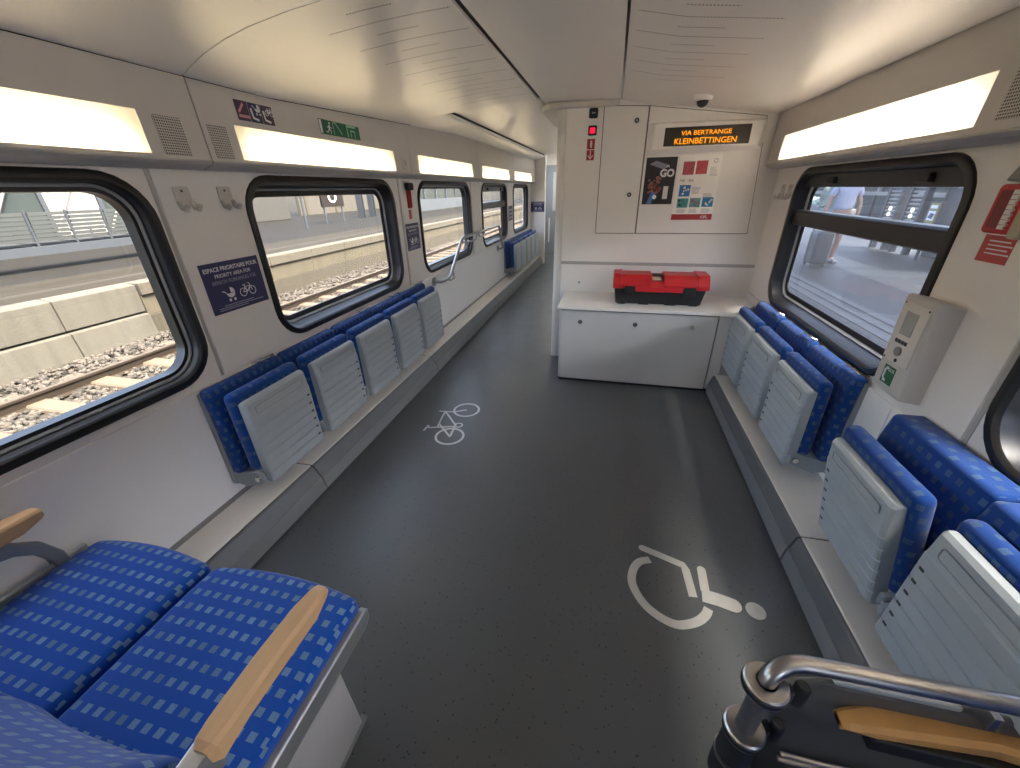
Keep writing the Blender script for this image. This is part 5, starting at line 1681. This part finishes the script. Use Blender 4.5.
# person with a suitcase
def skin(name, verts, edges, radii, material, parent, loc):
    me = bpy.data.meshes.new(name)
    me.from_pydata([tuple(Vector(v) - Vector(loc)) for v in verts], edges, [])
    o = bpy.data.objects.new(name, me)
    COL.objects.link(o)
    me.materials.append(material)
    o.modifiers.new('skin', 'SKIN')
    for i, r in enumerate(radii):
        rr_ = r if isinstance(r, tuple) else (r, r)
        me.skin_vertices[0].data[i].radius = rr_
    me.skin_vertices[0].data[0].use_root = True
    s = o.modifiers.new('sub', 'SUBSURF')
    s.levels = 2
    s.render_levels = 2
    if parent:
        o.parent = parent
    else:
        o.location = loc
    return o


px, py = 4.38, 9.7
SKIN = mat('skin', (0.20, 0.115, 0.085), 0.55)
V, Ed, Rd = [], [], []


def chain(pts, rad, start=None):
    prev = start
    for p, r in zip(pts, rad):
        V.append((px + p[0], py + p[1], p[2])); Rd.append(r)
        if prev is not None:
            Ed.append((prev, len(V) - 1))
        prev = len(V) - 1
    return prev


chain([(0, 0, 0.93)], [(0.15, 0.11)])
chain([(0, 0, 1.10), (0, 0.0, 1.28), (0.01, 0, 1.43), (0.0, -0.01, 1.50), (0, -0.015, 1.56), (0, -0.02, 1.62), (0, -0.025, 1.70), (0, -0.02, 1.77)], [(0.14, 0.10), (0.165, 0.115), (0.15, 0.10), 0.06, 0.055, (0.078, 0.09), (0.085, 0.10), (0.05, 0.06)], 0)
for s in (-1, 1):
    chain([(0.09 * s, 0, 0.86), (0.105 * s, 0.01 + 0.03 * s, 0.66), (0.11 * s, 0.02 * s, 0.48), (0.115 * s, 0.05 * s + 0.02, 0.30), (0.12 * s, 0.07 * s + 0.03, 0.09), (0.125 * s, 0.06 * s - 0.05, 0.04), (0.13 * s, 0.06 * s - 0.12, 0.03)], [0.095, 0.078, 0.055, 0.055, 0.038, 0.042, 0.03], 0)
    hx = -0.30 if s < 0 else 0.26
    chain([(0.17 * s, 0, 1.42), (0.235 * s, 0.02, 1.24), (0.27 * s, -0.02, 1.10), (hx, -0.06, 0.90), (hx, -0.07, 0.84)], [0.06, 0.05, 0.04, 0.030, 0.034], 3)
t = skin('person', V, Ed, Rd, SKIN, None, (px, py, 0.0))
tag(t, 'person in pale shirt and brown shorts standing beside a suitcase on the right platform', 'person')
ROOT[t.name] = Vector((px, py, 0))
V, Ed, Rd = [], [], []
chain([(0, 0, 0.98), (0, 0, 1.12), (0, 0, 1.30), (0.0, 0, 1.43), (0, -0.01, 1.49)], [(0.19, 0.15), (0.175, 0.135), (0.19, 0.14), (0.17, 0.115), 0.075])
for s in (-1, 1):
    chain([(0.175 * s, 0, 1.42), (0.235 * s, 0.02, 1.25)], [0.078, 0.072], 3)
skin('shirt', V, Ed, Rd, mat('pale_shirt', (0.26, 0.28, 0.36), 0.8), t, (px, py, 0))
V, Ed, Rd = [], [], []
chain([(0, 0, 0.98), (0, 0, 0.88)], [(0.17, 0.13), (0.17, 0.13)])
for s in (-1, 1):
    chain([(0.095 * s, 0.01, 0.80), (0.108 * s, 0.01 + 0.02 * s, 0.62)], [0.115, 0.10], 1)
skin('shorts', V, Ed, Rd, mat('brown_shorts', (0.07, 0.052, 0.042), 0.85), t, (px, py, 0))
m = MB(); m.rbox(px - 0.10, px + 0.10, py - 0.10, py + 0.10, 1.66, 1.82, 0.075, 4, 4); m.build('hair', mat('brown_hair', (0.06, 0.04, 0.03), 0.7), t, smooth='all')
for q in (-0.034, 0.034):
    m = MB(); m.rbox(px + q - 0.011, px + q + 0.011, py - 0.128, py - 0.104, 1.668, 1.684, 0.008, 3, 2); m.build('eye', BLACK, t, smooth='all')
m = MB(); m.rbox(px - 0.014, px + 0.014, py - 0.150, py - 0.11, 1.625, 1.66, 0.010, 3, 2); m.build('nose', SKIN, t, smooth='all')
for s in (-1, 1):
    m = MB(); m.rbox(px + 0.125 * s - 0.05, px + 0.125 * s + 0.05, py + 0.07 * s - 0.16, py + 0.07 * s + 0.09, 0.0, 0.085, 0.035, 3, 3); m.build('shoe', DARK, t, smooth='all')
    hx = px + (-0.30 if s < 0 else 0.26)
    for j in range(4):
        m = MB(); m.tube([(hx - 0.024 + 0.016 * j, py - 0.075, 0.845), (hx - 0.026 + 0.017 * j, py - 0.088, 0.80), (hx - 0.024 + 0.016 * j, py - 0.080, 0.765 + 0.006 * abs(j - 1.5))], [0.009, 0.0085, 0.007], 6); m.build('finger', SKIN, t, smooth=True)
    m = MB(); m.tube([(hx + 0.022, py - 0.085, 0.86), (hx + 0.034, py - 0.105, 0.83), (hx + 0.030, py - 0.11, 0.80)], [0.010, 0.009, 0.008], 6); m.build('thumb', SKIN, t, smooth=True)
sx, sy = 4.03, 9.35
t = thing('suitcase', 'dark upright wheeled suitcase beside the person on the right platform', 'suitcase', (sx, sy, 0))
m = MB(); m.rbox(sx - 0.14, sx + 0.14, sy - 0.20, sy + 0.20, 0.06, 0.66, 0.05, 3, 4); m.build('shell', mat('suitcase_grey', (0.018, 0.019, 0.023), 0.5), t, smooth='all')
m = MB(); m.tube([(sx - 0.10, sy + 0.17, 0.64), (sx - 0.10, sy + 0.17, 0.86), (sx + 0.10, sy + 0.17, 0.86), (sx + 0.10, sy + 0.17, 0.64)], 0.012, 8); m.build('handle', DARK, t, smooth=True)
for qx in (-0.10, 0.10):
    for qy in (-0.15, 0.15):
        m = MB(); m.cyl((sx + qx - 0.015, sy + qy, 0.035), (sx + qx + 0.015, sy + qy, 0.035), 0.035, 12); m.build('wheel', BLACK, t, smooth=True)
